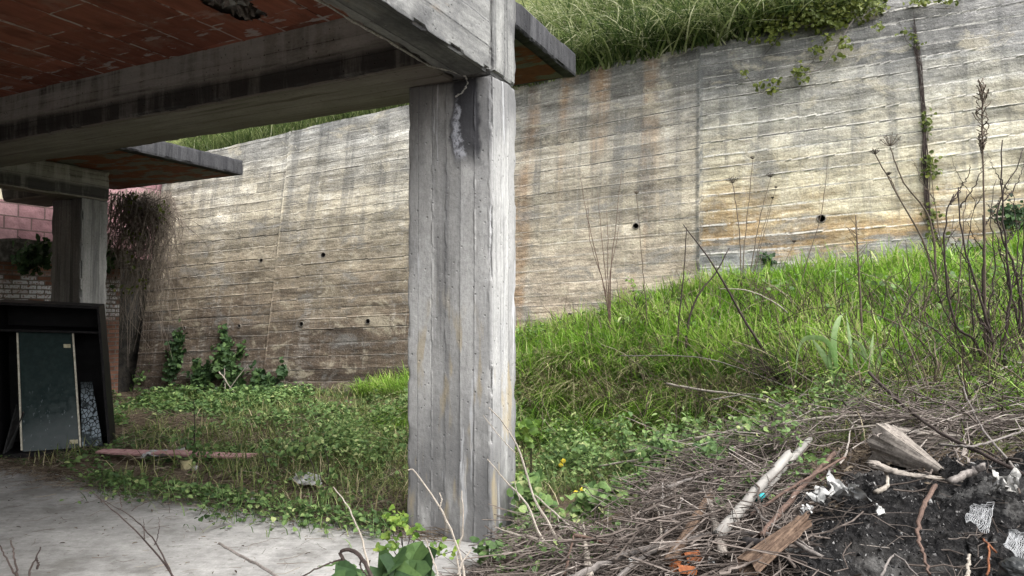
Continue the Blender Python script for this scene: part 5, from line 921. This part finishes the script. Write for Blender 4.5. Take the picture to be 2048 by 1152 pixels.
def leafy(name, label, cat, base, blobs, mat, size, tb, shape='oval', smat=None, Y=None, group=None, r=.005):
    b0 = ong(*base, -.02); Y = b0[1] if Y is None else Y; root = empty(name, b0, label, cat, group); g = G()
    for px, py, rx, ry, n in blobs:
        c = at(px, py, Y); m_ = (b0*.45+c*.55); m_[2] += .02; V, F_, uv = tube(wob(curve([b0, m_, c], 10), .006, int(px) % 9, 20), np.linspace(r, r*.4, 10), 5); g.add(V, F_, .5, uv)
    g.build('stem', smat or M_darkt, root); g = G()
    for px, py, rx, ry, n in blobs: spray(g, at(px, py, Y), (rx*Y/F, .05, ry*Y/F), n, size, shape, tb, np.array((0, -.6, .9)))
    g.build('leaves', MATS[mat], root); return root
leafy('bramble', 'bright green bramble leaning on the right edge of the front pillar', 'bramble', (1060, 990), [(1040, 862, 10, 8, 16), (1062, 872, 8, 8, 10), (1035, 880, 8, 8, 12), (1065, 850, 10, 5, 8), (1030, 960, 6, 8, 8)], 'young_leaf', .055, .45, 'round', Y=5.6)
leafy('bramble', 'dense green bramble at the foot of the front pillar on its right', 'bramble', (1060, 1045), [(1050, 980, 14, 12, 30), (1045, 1020, 12, 12, 30), (1075, 1000, 10, 8, 16), (1060, 1040, 14, 10, 30), (1090, 1005, 10, 8, 14), (1065, 960, 10, 8, 16), (1100, 1025, 10, 8, 14)], 'weed_leaf', .055, .6, 'round', Y=5.0)
leafy('leafy_plant', 'lush rounded clump of pale green lobed leaves behind the brush heap', 'plant', (1190, 1062), [(1190, 990, 24, 8, 70), (1175, 1015, 24, 8, 70), (1215, 985, 18, 8, 50), (1225, 1020, 20, 8, 50), (1160, 1040, 22, 8, 50), (1200, 1040, 22, 8, 50), (1240, 1015, 12, 10, 24)], 'weed_leaf', .046, .66, 'round', Y=4.55)
leafy('bramble', 'low dark green bramble tuft right at the base of the front pillar', 'bramble', (985, 1112), [(980, 1095, 14, 7, 26), (1000, 1102, 8, 6, 14), (965, 1108, 8, 5, 10)], 'weed_leaf', .042, .4, 'round', Y=4.35)
leafy('bramble', 'slim bramble with yellow-green leaf tufts in front of the concrete floor edge', 'bramble', (812, 1150), [(795, 1035, 11, 6, 20), (800, 1045, 7, 5, 9), (835, 1055, 7, 6, 7), (820, 1062, 12, 3, 8), (790, 1085, 8, 6, 10), (760, 1105, 8, 5, 6), (775, 1030, 4, 3, 4), (768, 1072, 4, 3, 4), (870, 1100, 10, 8, 8), (885, 1095, 6, 4, 6), (905, 1102, 6, 4, 6)], 'young_leaf', .030, .5, 'ivy', Y=3.7, r=.004)
leafy('leafy_plant', 'dark blue-green large-leaved plant at the bottom edge left of the pillar', 'plant', (800, 1180), [(812, 1125, 12, 10, 7), (800, 1140, 14, 8, 6), (790, 1160, 20, 8, 6)], 'dark_ivy', .12, .45, 'ivy', Y=3.3)
leafy('leafy_plant', 'dark plant with two jagged leaves under the bent stem at the bottom edge', 'plant', (700, 1180), [(668, 1138, 8, 5, 3), (700, 1142, 8, 6, 4), (715, 1150, 8, 5, 3)], 'dark_ivy', .085, .7, 'ivy', Y=3.4)
leafy('leafy_plant', 'big thistle-like leaf rosette high on the left of the slope', 'plant', (1262, 690), [(1258, 636, 9, 5, 7), (1240, 632, 5, 4, 4), (1275, 675, 12, 5, 7), (1258, 680, 6, 4, 4)], 'weed_leaf', .11, .85, 'long')
leafy('leafy_plant', 'young yellow-green sprig standing before the middle wall panel', 'plant', (1275, 640), [(1266, 572, 5, 6, 10), (1262, 558, 3, 4, 5), (1268, 586, 5, 3, 6)], 'young_leaf', .05, .6, 'oval')
for base, bl, lb in (((1205, 890), [(1195, 870, 10, 8, 40), (1215, 850, 8, 8, 30), (1190, 845, 8, 6, 24)], 'yellow-green weed clump below the hanging dead grass near the pillar'), ((1330, 960), [(1320, 880, 18, 14, 90), (1345, 905, 16, 14, 80), (1305, 915, 14, 12, 60), (1335, 930, 18, 10, 70)], 'tall dark green nettle clump in the middle of the bank foot'), ((1430, 960), [(1425, 905, 18, 12, 80), (1450, 930, 16, 12, 70), (1405, 930, 14, 10, 60)], 'green nettle clump just left of the pale pole'), ((1255, 950), [(1250, 880, 10, 18, 60), (1240, 850, 8, 10, 30), (1262, 910, 10, 12, 50)], 'olive green weed clump between the flowers and the nettles'), ((1520, 905), [(1500, 850, 18, 10, 60), (1530, 870, 16, 10, 60)], 'low green weed clump behind the top end of the pale pole')):
    leafy('weed_clump', lb, 'weeds', base, bl, 'weed_leaf', .040, .5, 'oval', group='weed clumps at the bank foot')
plantmat('yellow_petal', [(0, (.55, .42, .02)), (1, (.75, .62, .05))], .3)
def flowers(label, pts, base):
    b0 = ong(*base, 0); root = empty('yellow_flower', b0, label, 'flower', 'yellow flowers'); g = G(); h = G()
    for px, py in pts:
        c = at(px, py, b0[1]-.05); V, F_, uv = tube(curve([b0, (b0+c)/2+(0, 0, .03), c], 8), .0025, 4); g.add(V, F_, .5, uv); n = 7; a = np.arange(n)*2*PI/n; d = np.stack((np.cos(a), -.4+0*a, np.sin(a)), 1); leaves(np.repeat(c[None], n, 0), d*.3+np.array((0, -1, .2)), d, .028, h, R.random(n), 'oval')
    g.build('stem', MATS['weed_leaf'], root); h.build('petals', MATS['yellow_petal'], root)
flowers('row of small yellow flowers left of the lush lobed leaf clump', [(1152, 987), (1166, 980), (1178, 986), (1160, 990)], (1165, 1010)); flowers('drooping yellow flower higher up right of the pillar bramble', [(1127, 922), (1122, 930)], (1128, 960)); flowers('single yellow flower at the edge of the nettle clump', [(1250, 918)], (1250, 950))
# ------------------------------------------------------------------ loose timber, branches and rubbish, one by one
def timber(name, label, cat, pts, r, mat, n=20, side=12, rough=.25, flat=1.0, seed=0, parts=None, taper=None, ends=True):
    P = wob(curve(np.array([np.array(p) for p in pts]), n), .006, seed, 20); m_ = len(P); rr = np.linspace(*(r if isinstance(r, tuple) else (r, r*.85)), m_)
    V, F_, uv = tube(P, rr, side); V = V.reshape(m_, side, 3); c = P[:, None, :]; a = np.arange(side)[None, :]*1.0; k = 1 + rough*(fbm(np.arange(m_)[:, None]*.25, a*1.7+seed, 0, seed, 4)-.5)*2 + rough*.7*(vn(0*np.arange(m_)[:, None], a*2.1, 0, seed+5)-.5)*2
    V = c + (V-c)*k[..., None]; D = V-c; D[..., 2] *= flat; V = c+D
    sh = (R.random((2, side))-.5)*rr[0]*1.6; T0 = P[1]-P[0]; T0 /= np.linalg.norm(T0); V[0] += T0*sh[0][:, None]; V[-1] += T0*sh[1][:, None]
    g = G(); g.add(V.reshape(-1, 3), F_, .5, uv); return tag(g.build(name, mat, origin=P[0], smooth=True), label, cat)
def A(px, py, Y, lift=.13):
    while Y > 2.2:
        p = at(px, py, Y)
        if p[2] > float(hz(p[0], p[1])) + lift: break
        Y -= .02
    return at(px, py, Y)
def wedge(name, label, cat, ringA, ringB, mat, n=34, m=40, seed=0, amp=.006):
    def res(Q):
        Q = np.array(Q); Q = np.vstack((Q, Q[:1])); L = np.concatenate(([0], np.cumsum(np.linalg.norm(np.diff(Q, axis=0), axis=1)))); t = np.linspace(0, L[-1], m, endpoint=False); return np.stack([np.interp(t, L, Q[:, k]) for k in range(3)], 1)
    Ra, Rb = res(ringA), res(ringB); t = np.linspace(0, 1, n)[:, None, None]; V = Ra[None]*(1-t)+Rb[None]*t; cen = V.mean(1, keepdims=True); dr = V-cen; dr /= np.linalg.norm(dr, axis=2, keepdims=True)+1e-9; a = np.arange(m)[None, :]*.9; l = np.linspace(0, 1, n)[:, None]
    V = V + dr*(((vn(a*1.3, l*1.5, 0, seed)-.5)*2.2 + (fbm(a*.5, l*7, 0, seed+1)-.5)*1.6)*amp*(1-.7*l))[..., None]
    V[0] += (V[-1].mean(0)-V[0].mean(0))*((vn(np.arange(m)*1.1, 0, 0, seed+2)-.5)*.12)[:, None]; i, j = np.meshgrid(np.arange(n-1), np.arange(m), indexing='ij'); k = (j+1) % m; g = G(); L_ = np.linalg.norm(Rb.mean(0)-Ra.mean(0)); uv = np.stack(np.broadcast_arrays(l*L_, np.arange(m)[None, :]/m), -1).reshape(-1, 2)
    c0 = V[0].mean(0); VV = np.vstack((V.reshape(-1, 3), c0)); uv = np.vstack((uv, (0, .5))); g.add(VV, [np.stack((i*m+j, i*m+k, (i+1)*m+k, (i+1)*m+j), -1).reshape(-1, 4), np.stack((np.full(m, n*m), (np.arange(m)+1) % m, np.arange(m)), 1)], .5, uv); return tag(g.build(name, mat, origin=c0), label, cat)
timber('wood_pole', 'smooth pale grey pole leaning across the brush heap', 'pole', [A(1436, 1072, 3.75, .16), A(1510, 985, 4.05, .17), A(1580, 908, 4.35, .2)], (.026, .022), M_pole, seed=2, rough=.06, side=14)
timber('wood_pole', 'thinner blotchy pole with a teal end lying behind the pale grey pole', 'pole', [A(1522, 990, 4.35), A(1560, 945, 4.5), A(1618, 880, 4.9)], (.021, .019), M_pole, seed=3, rough=.10)
can('bottle_cap', 'shiny teal cap stuck on the end of the blotchy pole', 'cap', A(1524, 989, 4.33), .021, .045, simple('teal_plastic', (.01, .22, .24), (.02, .34, .36), 20, .25, .1, .002, .5), ax=A(1510, 1003, 4.28)-A(1524, 989, 4.33))
timber('stick', 'long straight reddish-brown stick crossing the heap right of the pale pole', 'stick', [A(1522, 1072, 3.6), A(1590, 990, 3.75), A(1670, 905, 4.0)], (.013, .011), M_red, seed=4, rough=.12)
timber('stick', 'second thinner brown stick lying close under the straight reddish one', 'stick', [A(1500, 1030, 3.85), A(1600, 965, 4.0), A(1690, 915, 4.2)], (.008, .006), M_red, seed=5, rough=.1)
wedge('plank', 'split brown plank with pale torn fibres pointing up from the bottom edge', 'plank', [A(1586, 1040, 3.5, .18), A(1612, 1030, 3.56, .2), A(1622, 1048, 3.54, .18), A(1600, 1062, 3.46, .16)], [A(1474, 1116, 3.15, .16), A(1505, 1126, 3.2, .18), A(1516, 1150, 3.14, .15), A(1480, 1150, 3.1, .14)], M_rot, seed=51, amp=.012)
timber('stump', 'dark red-brown broken post sticking up left of the pale pole', 'post', [A(1335, 1125, 3.6), A(1385, 1050, 3.75), A(1422, 985, 3.95)], (.026, .022), M_rot, seed=7, rough=.3)
timber('bark_strip', 'pale peeled wood strip standing beside the broken post', 'bark', [A(1448, 1110, 3.6), A(1432, 1050, 3.75), A(1418, 1000, 3.9)], (.020, .014), M_wood, seed=8, rough=.4, flat=.6)
timber('branch', 'long grey branch arching over the whole brush heap', 'branch', [A(1140, 1160, 3.25), A(1250, 1110, 3.4), A(1360, 1085, 3.5), A(1450, 1066, 3.5), A(1560, 1075, 3.4), A(1640, 1112, 3.2)], (.017, .009), M_twig, n=40, seed=9, rough=.2, side=8)
timber('branch', 'second grey branch running just below the long arching one', 'branch', [A(1225, 1165, 3.15), A(1300, 1105, 3.4), A(1385, 1078, 3.55)], (.013, .008), M_twig, seed=10, rough=.2, side=8)
timber('branch', 'forked grey branch rising from the arching branch toward the teal cap', 'branch', [A(1440, 1075, 3.5), A(1470, 1040, 3.6), A(1512, 1022, 3.7), A(1500, 1000, 3.75)], (.009, .005), M_twig, seed=11, rough=.2, side=8)
timber('branch', 'grey branch slanting down right from below the teal cap', 'branch', [A(1505, 1005, 3.75), A(1530, 1040, 3.6), A(1590, 1075, 3.45), A(1625, 1100, 3.3)], (.008, .005), M_twig, seed=12, rough=.2, side=8)
timber('pipe_piece', 'short dark pipe lying beside the split brown plank', 'pipe', [A(1488, 1086, 3.5), A(1536, 1092, 3.5)], (.026, .026), simple('black_pipe', (.012, .011, .011), (.035, .03, .03), 20, .5), rough=.03, side=16)
timber('stake', 'white splintered stake standing upright at the left of the brush heap', 'stake', [A(1180, 1155, 3.6), A(1172, 1095, 3.7), A(1166, 1046, 3.75)], (.020, .004), M_pale, seed=14, rough=.35)
timber('stick', 'dark reddish bent stick hooked over the white splintered stake', 'stick', [A(1146, 1070, 3.75), A(1190, 1080, 3.7), A(1265, 1110, 3.6)], (.010, .006), M_red, seed=15)
timber('stick', 'upright dark red twig standing left of the white splintered stake', 'stick', [A(1130, 1150, 3.5), A(1138, 1110, 3.6), A(1147, 1070, 3.75)], (.008, .005), M_red, seed=16)
timber('stick', 'pale upright twig standing in the middle of the brush heap', 'stick', [A(1325, 1085, 3.7), A(1318, 1030, 3.8), A(1300, 1000, 3.85)], (.007, .004), M_pale, seed=17)
timber('stick', 'grey twig leaning right in the middle of the brush heap', 'stick', [A(1330, 1070, 3.7), A(1350, 1030, 3.8), A(1368, 990, 3.9)], (.007, .004), M_twig, seed=18)
timber('stick', 'thin vertical rod with a pale tip behind the brush heap', 'stick', [A(1328, 1040, 4.0), A(1325, 965, 4.1)], (.004, .004), M_twig, seed=19, rough=.05)
timber('branch', 'stout grey stick lying along the back of the brush heap', 'branch', [A(1335, 975, 4.5), A(1390, 955, 4.6), A(1445, 938, 4.7)], (.011, .007), M_twig, seed=20)
timber('branch', 'long pale arching cane sweeping right above the weathered log', 'branch', [A(1250, 905, 5.6), A(1400, 875, 5.2), A(1560, 848, 4.9), A(1700, 832, 4.6), A(1880, 834, 4.4), A(2060, 843, 4.3)], (.012, .009), M_pale, n=40, seed=21, rough=.12, side=8)
timber('branch', 'thin pale cane running below the long arching one toward the log', 'branch', [A(1190, 935, 5.6), A(1440, 888, 5.0), A(1600, 872, 4.7), A(1740, 852, 4.4), A(1860, 830, 4.3)], (.008, .005), M_pale, n=36, seed=22, rough=.12, side=8)
timber('branch', 'pale forked branch lying across the dead grass below the dark bow branch', 'branch', [A(1335, 768, 7.0), A(1400, 780, 6.6), A(1480, 790, 6.2), A(1580, 815, 5.7), A(1655, 840, 5.3)], (.012, .006), M_pale, n=30, seed=23, side=8)
timber('branch', 'thin grey runner crossing the bank above the pale forked branch', 'branch', [A(1240, 712, 7.6), A(1400, 715, 7.0), A(1540, 760, 6.3), A(1650, 812, 5.6)], (.006, .004), M_twig, n=30, seed=24, side=6)
timber('branch', 'grey cane with side twigs below the dead bush', 'branch', [A(1420, 800, 6.3), A(1520, 790, 6.0), A(1620, 850, 5.4), A(1655, 845, 5.2)], (.007, .004), M_twig, n=26, seed=25, side=6)
timber('branch', 'long dark cane slanting down to the right border over the weathered log', 'branch', [A(1738, 745, 4.9), A(1800, 805, 4.5), A(1880, 865, 4.1), A(1960, 905, 3.8), A(2060, 955, 3.5)], (.011, .008), M_darkt, n=30, seed=26, rough=.12, side=8)
timber('branch', 'pale twig rising steeply through the twigs above the weathered log', 'branch', [A(2040, 950, 3.6), A(1960, 850, 4.0), A(1925, 770, 4.3), A(1915, 730, 4.4)], (.007, .003), M_twig, n=24, seed=27, side=6)
timber('branch', 'pale curved twig at the right border above the black ash', 'branch', [A(1880, 890, 3.9), A(1960, 890, 3.8), A(2060, 855, 3.9)], (.007, .005), M_twig, n=24, seed=28, side=6)
def ring_(front, back, dy, lift=.02):
    Y = min(A(x, y, Y0, lift)[1] for x, y, Y0 in front); return [at(x, y, Y) for x, y, _ in front] + [at(x, y, Y+dy) for x, y in back]
wedge('log', 'weathered grey wedge-shaped log tapering to a point on the ash heap', 'log', ring_([(1740, 918, 3.86), (1737, 880, 3.84), (1750, 846, 3.9)], [(1792, 850), (1795, 915)], .16), ring_([(1880, 950, 3.56), (1876, 943, 3.55), (1882, 936, 3.56)], [(1890, 938), (1890, 948)], .04), M_wood, seed=29, amp=.008)
wedge('log', 'greyish flat split log lying behind the wedge-shaped log', 'log', ring_([(1768, 896, 4.2), (1770, 856, 4.25)], [(1778, 850), (1780, 898)], .12, .0), ring_([(1922, 900, 4.15), (1925, 872, 4.2)], [(1930, 870), (1930, 900)], .10, .0), M_wood, seed=43, amp=.010)
timber('plank', 'pale splintered board under the wedge-shaped log', 'board', [A(1742, 925, 3.75), A(1800, 945, 3.65), A(1872, 955, 3.5)], (.034, .020), M_wood, n=22, seed=31, rough=.5, side=14, flat=.35)
timber('stick', 'grey stick end lying on the black ash right of the logs', 'stick', [A(1902, 962, 3.45), A(1940, 945, 3.55), A(1970, 932, 3.6)], (.015, .015), M_twig, seed=32, rough=.12)
timber('root', 'curved reddish root hanging down the face of the black ash heap', 'root', [A(1872, 972, 3.35), A(1845, 1020, 3.2), A(1836, 1070, 3.08), A(1848, 1110, 2.98), A(1858, 1150, 2.88)], (.010, .004), M_red, n=26, seed=33, side=8)
timber('root', 'pale forked root below the splintered board', 'root', [A(1752, 985, 3.5), A(1775, 970, 3.5), A(1772, 945, 3.6)], (.011, .006), M_pale, seed=34, side=8)
timber('stake', 'white splinter standing in the ash at the bottom edge', 'stake', [A(1936, 1160, 2.78), A(1938, 1110, 2.85)], (.007, .005), M_pale, seed=35, rough=.2)
timber('stick', 'thin bent twig at the bottom of the dark ash hollow', 'stick', [A(1762, 1155, 2.75), A(1790, 1110, 2.85), A(1838, 1155, 2.72)], (.005, .003), M_twig, n=16, seed=36, side=6)
timber('wire', 'rusty orange wire stub poking out of the ash by the white netting', 'wire', [A(1975, 1150, 2.75), A(1978, 1095, 2.85), A(1968, 1080, 2.85), A(1995, 1105, 2.8)], (.004, .004), simple('rust', (.10, .035, .015), (.19, .07, .028), 30, .8), n=20, seed=37, side=6)
M_orange = simple('orange_clay', (.15, .048, .017), (.25, .085, .03), 24, .85, .5, .004)
def shard(label, c, r, L, ax, a0, a1, seed):
    ax = np.array(ax, float); ax /= np.linalg.norm(ax); s1 = np.cross(ax, (0, 0, 1.)); s1 /= np.linalg.norm(s1); s2 = np.cross(s1, ax); n1, n2 = 10, 16; t = np.linspace(-.5, .5, n1); a = np.linspace(a0, a1, n2); T, A_ = np.meshgrid(t, a, indexing='ij')
    L_ = L*(1+.35*(vn(A_*2.5, seed, 0, 3)-.5)); P = lambda rr: c + ax*(T*L_)[..., None] + rr*(np.cos(A_)[..., None]*s1 + np.sin(A_)[..., None]*s2); o = P((r*(1+.03*np.sin(T*40)))[..., None]); q = P(r*.86); N = n1*n2
    i, j = np.meshgrid(np.arange(n1-1), np.arange(n2-1), indexing='ij'); f = np.stack((i*n2+j, (i+1)*n2+j, (i+1)*n2+j+1, i*n2+j+1), -1).reshape(-1, 4); bd = np.concatenate((np.arange(n2), np.arange(1, n1)*n2+n2-1, (n1-1)*n2+np.arange(n2-2, -1, -1), np.arange(n1-2, 0, -1)*n2)); b2 = np.roll(bd, -1)
    g = G(); g.add(np.concatenate((o.reshape(-1, 3), q.reshape(-1, 3))), [f, f[:, ::-1]+N, np.stack((bd, b2, b2+N, bd+N), 1)]); tag(g.build('clay_shard', M_orange, origin=c), label, 'clay shard', 'orange clay shards')
shard('largest orange curved clay shard in the brush heap', A(1384, 1117, 3.35), .030, .066, (1, .2, .15), -.3, 3.3, 1); shard('small upright orange clay shard left of the largest one', A(1350, 1130, 3.3), .024, .05, (.3, .2, 1), -.6, 3.0, 2); shard('flat orange clay shard at the bottom edge below the other shards', A(1372, 1146, 3.2), .03, .075, (1, 0, -.1), .2, 2.9, 3)
sheet('torn_paper', 'large crumpled white sheet lying on the edge of the ash heap', 'paper', [A(1655, 985, 3.5), A(1735, 990, 3.45), A(1715, 972, 3.62), A(1658, 955, 3.7)], M_white, cr=.035, n=20, seed=41, f=5)
sheet('torn_paper', 'smaller folded white scrap left of the large crumpled sheet', 'paper', [A(1616, 998, 3.5), A(1640, 1002, 3.45), A(1652, 975, 3.55), A(1632, 978, 3.6)], M_white, cr=.03, n=14, seed=45, f=5)
sheet('torn_paper', 'grey-white striped scrap below the folded scrap', 'paper', [A(1603, 1026, 3.4), A(1622, 1022, 3.4), A(1624, 1010, 3.5), A(1606, 1012, 3.5)], simple('grey_scrap', (.12, .12, .12), (.45, .45, .44), 60, .7), cr=.015, n=12, seed=47)
sheet('torn_paper', 'pale scrap half buried near the right border above the netting', 'paper', [A(1985, 970, 3.35), A(2040, 980, 3.3), A(2035, 955, 3.45), A(1985, 945, 3.5)], simple('buried_scrap', (.16, .155, .145), (.46, .45, .43), 20, .7), cr=.04, n=16, seed=49)
sheet('torn_paper', 'bluish white scrap in the middle of the black ash', 'paper', [A(1752, 1020, 3.28), A(1772, 1030, 3.25), A(1764, 1012, 3.32), A(1756, 1008, 3.33)], M_white, cr=.012, n=10, seed=51)
sheet('torn_paper', 'tiny white scrap caught in twigs left of the orange shards', 'paper', [A(1258, 1124, 3.5), A(1274, 1122, 3.5), A(1272, 1112, 3.55), A(1260, 1112, 3.55)], M_white, cr=.012, n=10, seed=53)
sheet('torn_paper', 'tiny white scrap right of the largest orange shard', 'paper', [A(1414, 1128, 3.3), A(1428, 1126, 3.3), A(1426, 1116, 3.35), A(1416, 1117, 3.35)], M_white, cr=.012, n=10, seed=55)
def netting(label, P4, n, seed, cr):
    s = np.linspace(0, 1, 24); a, b, c, d = [np.array(x) for x in P4]; nn = np.cross(b-a, d-a); nn /= np.linalg.norm(nn); g = G()
    def pt(x, y): x, y = np.broadcast_arrays(x, y); p = a*((1-x)*(1-y))[..., None]+b*(x*(1-y))[..., None]+c*(x*y)[..., None]+d*((1-x)*y)[..., None]; return p + nn*((np.abs(fbm(x*3, y*3, 0, seed, 3)-.5)*4-.5)*cr)[..., None] + (np.stack([fbm(x*4, y*4, k, seed+3, 3) for k in range(3)], -1)-.5)*cr*1.5
    for k in np.linspace(0, 1, n):
        for P in (pt(s, np.full(24, k)), pt(np.full(24, k), s)):
            m_ = int(24*(.72+.28*random.random())); V, F_, uv = tube(P[:m_], .0012, 4); g.add(V, F_, .5, uv)
    tag(g.build('netting', M_net, origin=a), label, 'netting', 'white plastic netting')
M_net = simple('white_net', (.20, .205, .21), (.34, .345, .35), 20, .6)
netting('white plastic netting draped over the ash heap above the rusty wire', [A(1930, 1040, 3.12), A(1975, 1070, 3.02), A(1990, 1005, 3.2), A(1945, 1008, 3.2)], 17, 61, .012); netting('frayed white netting at the right border of the ash heap', [A(2010, 1090, 2.9), A(2045, 1125, 2.8), A(2060, 1070, 2.9), A(2020, 1058, 3.0)], 17, 67, .008)
lump('rubber_piece', 'smooth black rubber lump in the bottom right corner', 'rubber', A(2040, 1140, 2.72), .055, simple('black_rubber', (.012, .013, .013), (.03, .032, .032), 10, .4), (1.2, 1, .7), 7, .25, 26)
# clods of burnt soil
CL = [('rough black clod above the dark hollow of the ash heap', 1745, 1040, 3.2, .085), ('pale grey ashy clod left of the dark hollow', 1690, 1010, 3.4, .07), ('black clod behind the white netting', 1890, 1015, 3.25, .07), ('broad black clod at the bottom edge right of the plank', 1600, 1120, 3.0, .08), ('black clod beside the curved root', 1800, 1075, 3.02, .06), ('low black clod between the netting and the rubber lump', 1960, 1110, 2.88, .06)]
for k, (lb, px, py, Y, r) in enumerate(CL):
    p = ong(px, py, -.01); o = lump('burnt_clod', lb, 'clod', p, r, M_soil, (1.3, 1.1, .8), 11+k*3, .75, 34); o['group'] = 'clods of the ash heap'; o.data.attributes['tint'].data.foreach_set('value', np.ones(len(o.data.vertices), np.float32))
# bare stems standing in the foreground
wallclip = False
FS = 'bare stems in the foreground'
def fore(label, mat, paths, wb=.004): 
    g = G(); first = None
    for pts, r0, r1 in paths:
        P = wob(curve(np.array([at(*q) for q in pts]), 20), wb, int(pts[0][0]) % 19, 22); first = P[0] if first is None else first; V, F_, uv = tube(P, np.linspace(r0, r1, len(P)), 6); g.add(V, F_, .5, uv)
    return tag(g.build('bare_shoot', mat, origin=first), label, 'stem', FS)
fore('pale forked stem standing before the middle of the front pillar', M_pale, [([(935, 1190, 3.2), (920, 1110, 3.3), (885, 1025, 3.4), (832, 946, 3.5), (815, 940, 3.5)], .007, .003), ([(879, 1018, 3.4), (883, 1000, 3.42), (879, 985, 3.43)], .004, .003), ([(925, 1180, 3.2), (915, 1115, 3.3), (927, 1050, 3.35), (923, 982, 3.4)], .006, .003), ([(915, 1150, 3.2), (925, 1125, 3.25), (941, 1100, 3.3)], .004, .003)])
fore('pale slender stem leaning left over the concrete floor edge', M_pale, [([(742, 1190, 3.0), (732, 1110, 3.1), (712, 1050, 3.2), (690, 1005, 3.3), (667, 975, 3.35)], .006, .0025)])
fore('pale stem leaning left between the big-leaved plant and the pillar', M_pale, [([(885, 1190, 3.1), (868, 1125, 3.2), (850, 1078, 3.3)], .005, .003)])
fore('tall pale forked stem at the right edge of the front pillar', M_pale, [([(1135, 1125, 3.9), (1100, 1050, 4.1), (1068, 995, 4.2), (1040, 905, 4.3), (1010, 850, 4.35), (978, 815, 4.4)], .010, .003), ([(1135, 1130, 3.85), (1083, 1075, 3.95), (1055, 1010, 4.1), (1010, 960, 4.2), (975, 918, 4.25)], .010, .003), ([(1165, 1075, 4.0), (1120, 1035, 4.1), (1070, 990, 4.2)], .007, .004), ([(1040, 1000, 4.12), (1032, 975, 4.15), (1028, 955, 4.15)], .004, .002), ([(1030, 905, 4.3), (1010, 885, 4.3), (965, 830, 4.35)], .004, .002)])
fore('pale forked twigs lying at the foot of the front pillar', M_pale, [([(1160, 1120, 3.8), (1080, 1080, 3.95), (1030, 1068, 4.05), (990, 1055, 4.15)], .008, .003), ([(1050, 1075, 4.0), (1010, 1062, 4.1), (985, 1050, 4.2)], .004, .002)])
fore('leafless dark forked sapling standing over the concrete floor', M_darkt, [([(375, 1200, 2.6), (330, 1128, 2.7), (270, 1060, 2.8), (215, 1010, 2.9), (180, 980, 2.95)], .0045, .0015), ([(352, 1165, 2.65), (310, 1085, 2.75), (265, 1035, 2.85), (205, 1000, 2.95)], .004, .0012), ([(243, 1015, 2.87), (240, 995, 2.9), (237, 985, 2.9)], .002, .001), ([(310, 1090, 2.75), (318, 1060, 2.75), (318, 1035, 2.76)], .002, .001), ([(289, 1080, 2.76), (288, 1050, 2.8), (286, 1038, 2.8)], .002, .001), ([(262, 1022, 2.87), (280, 1010, 2.9), (312, 998, 2.9)], .0018, .001)])
fore('stout cut stick with a pale end lying diagonally before the concrete floor', M_twig, [([(580, 1170, 2.7), (520, 1132, 2.85), (470, 1105, 3.0), (437, 1086, 3.1)], .006, .0055)])
fore('dark twig pair sticking up at the bottom left corner', M_darkt, [([(45, 1180, 2.3), (20, 1130, 2.35), (-5, 1085, 2.4)], .004, .002), ([(38, 1180, 2.3), (32, 1130, 2.32), (22, 1082, 2.34)], .004, .002)])
fore('dark twig with a withered leaf right of the bottom left corner twigs', M_darkt, [([(54, 1180, 2.3), (60, 1140, 2.32), (82, 1094, 2.34)], .004, .002), ([(72, 1115, 2.33), (76, 1128, 2.33), (74, 1138, 2.33)], .003, .004)])
fore('dark bent stem hooked over at the bottom edge before the floor', M_darkt, [([(752, 1175, 2.9), (735, 1135, 3.0), (712, 1105, 3.05), (692, 1099, 3.05), (680, 1106, 3.05), (686, 1120, 3.05)], .010, .007), ([(684, 1118, 3.05), (650, 1130, 3.0), (600, 1155, 2.9)], .004, .003), ([(722, 1118, 3.0), (722, 1135, 3.0), (745, 1165, 2.9)], .004, .003)])
fore('pale thin curved twig lying on the floor edge', M_pale, [([(382, 992, 6.15), (400, 1000, 6.05), (430, 992, 6.15), (447, 975, 6.4)], .012, .008)])

# bits blown onto the floor and weeds pushing through the heap
def gen_floor(n): a = R.uniform(2.4, 8, n); q = 4.2-np.abs(R.normal(size=n))*1.0; return np.stack((a*E1[0]+q*E2[0], a*E1[1]+q*E2[1], np.full(n, .016)), 1)
b = gen_floor(260); n = len(b); g = leaves(b, rv(n)*.25+np.array((0, 0, 1.)), rv(n), .012+.03*R.random(n)**2, None, R.random(n)*.7, 'long', .1); V, F_, t = litter(160, gen_floor, .03, .22, .001, .0022, dz=.03); g.add(V, F_, t); tag(g.build('floor_litter', MATS['dead_litter']), kind='stuff')
b = box(-.1, 1.7, 3.6, 5.2, .16, lambda x, y: fbm(x*2.6, y*2.6, 0, 91) > .50)(4200); n = len(b); g = leaves(b, upn(n, .8), rv(n), .018+.026*R.random(n), None, np.clip(.5+R.normal(size=n)*.2, 0, 1), 'oval'); tag(g.build('heap_weeds', MATS['weed_leaf']), kind='stuff')
def gen_e2(n): a = R.uniform(2.95, 6.5, n)**1.0; q = 4.33-np.abs(R.normal(size=n))*.16*(.3+1.5*vn(a*1.6, 0*a, 0, 13)); return np.stack((a*E1[0]+q*E2[0], a*E1[1]+q*E2[1], .01+.10*R.random(n)), 1)
b = gen_e2(1500); n = len(b); g = leaves(b, upn(n, .8), rv(n), .02+.035*R.random(n), None, np.clip(.5+R.normal(size=n)*.22, 0, 1), 'oval'); b = gen_e2(700); n = len(b); b[:, 2] = .0
blades(b, .08+.16*R.random(n), .005+.004*R.random(n), R.uniform(0, 2*PI, n), R.uniform(.1, .8, n), R.uniform(0, .9, n), 3, np.clip(.5+R.normal(size=n)*.25, 0, 1), g); tag(g.build('floor_edge_weeds', MATS['weed_leaf']), kind='stuff')
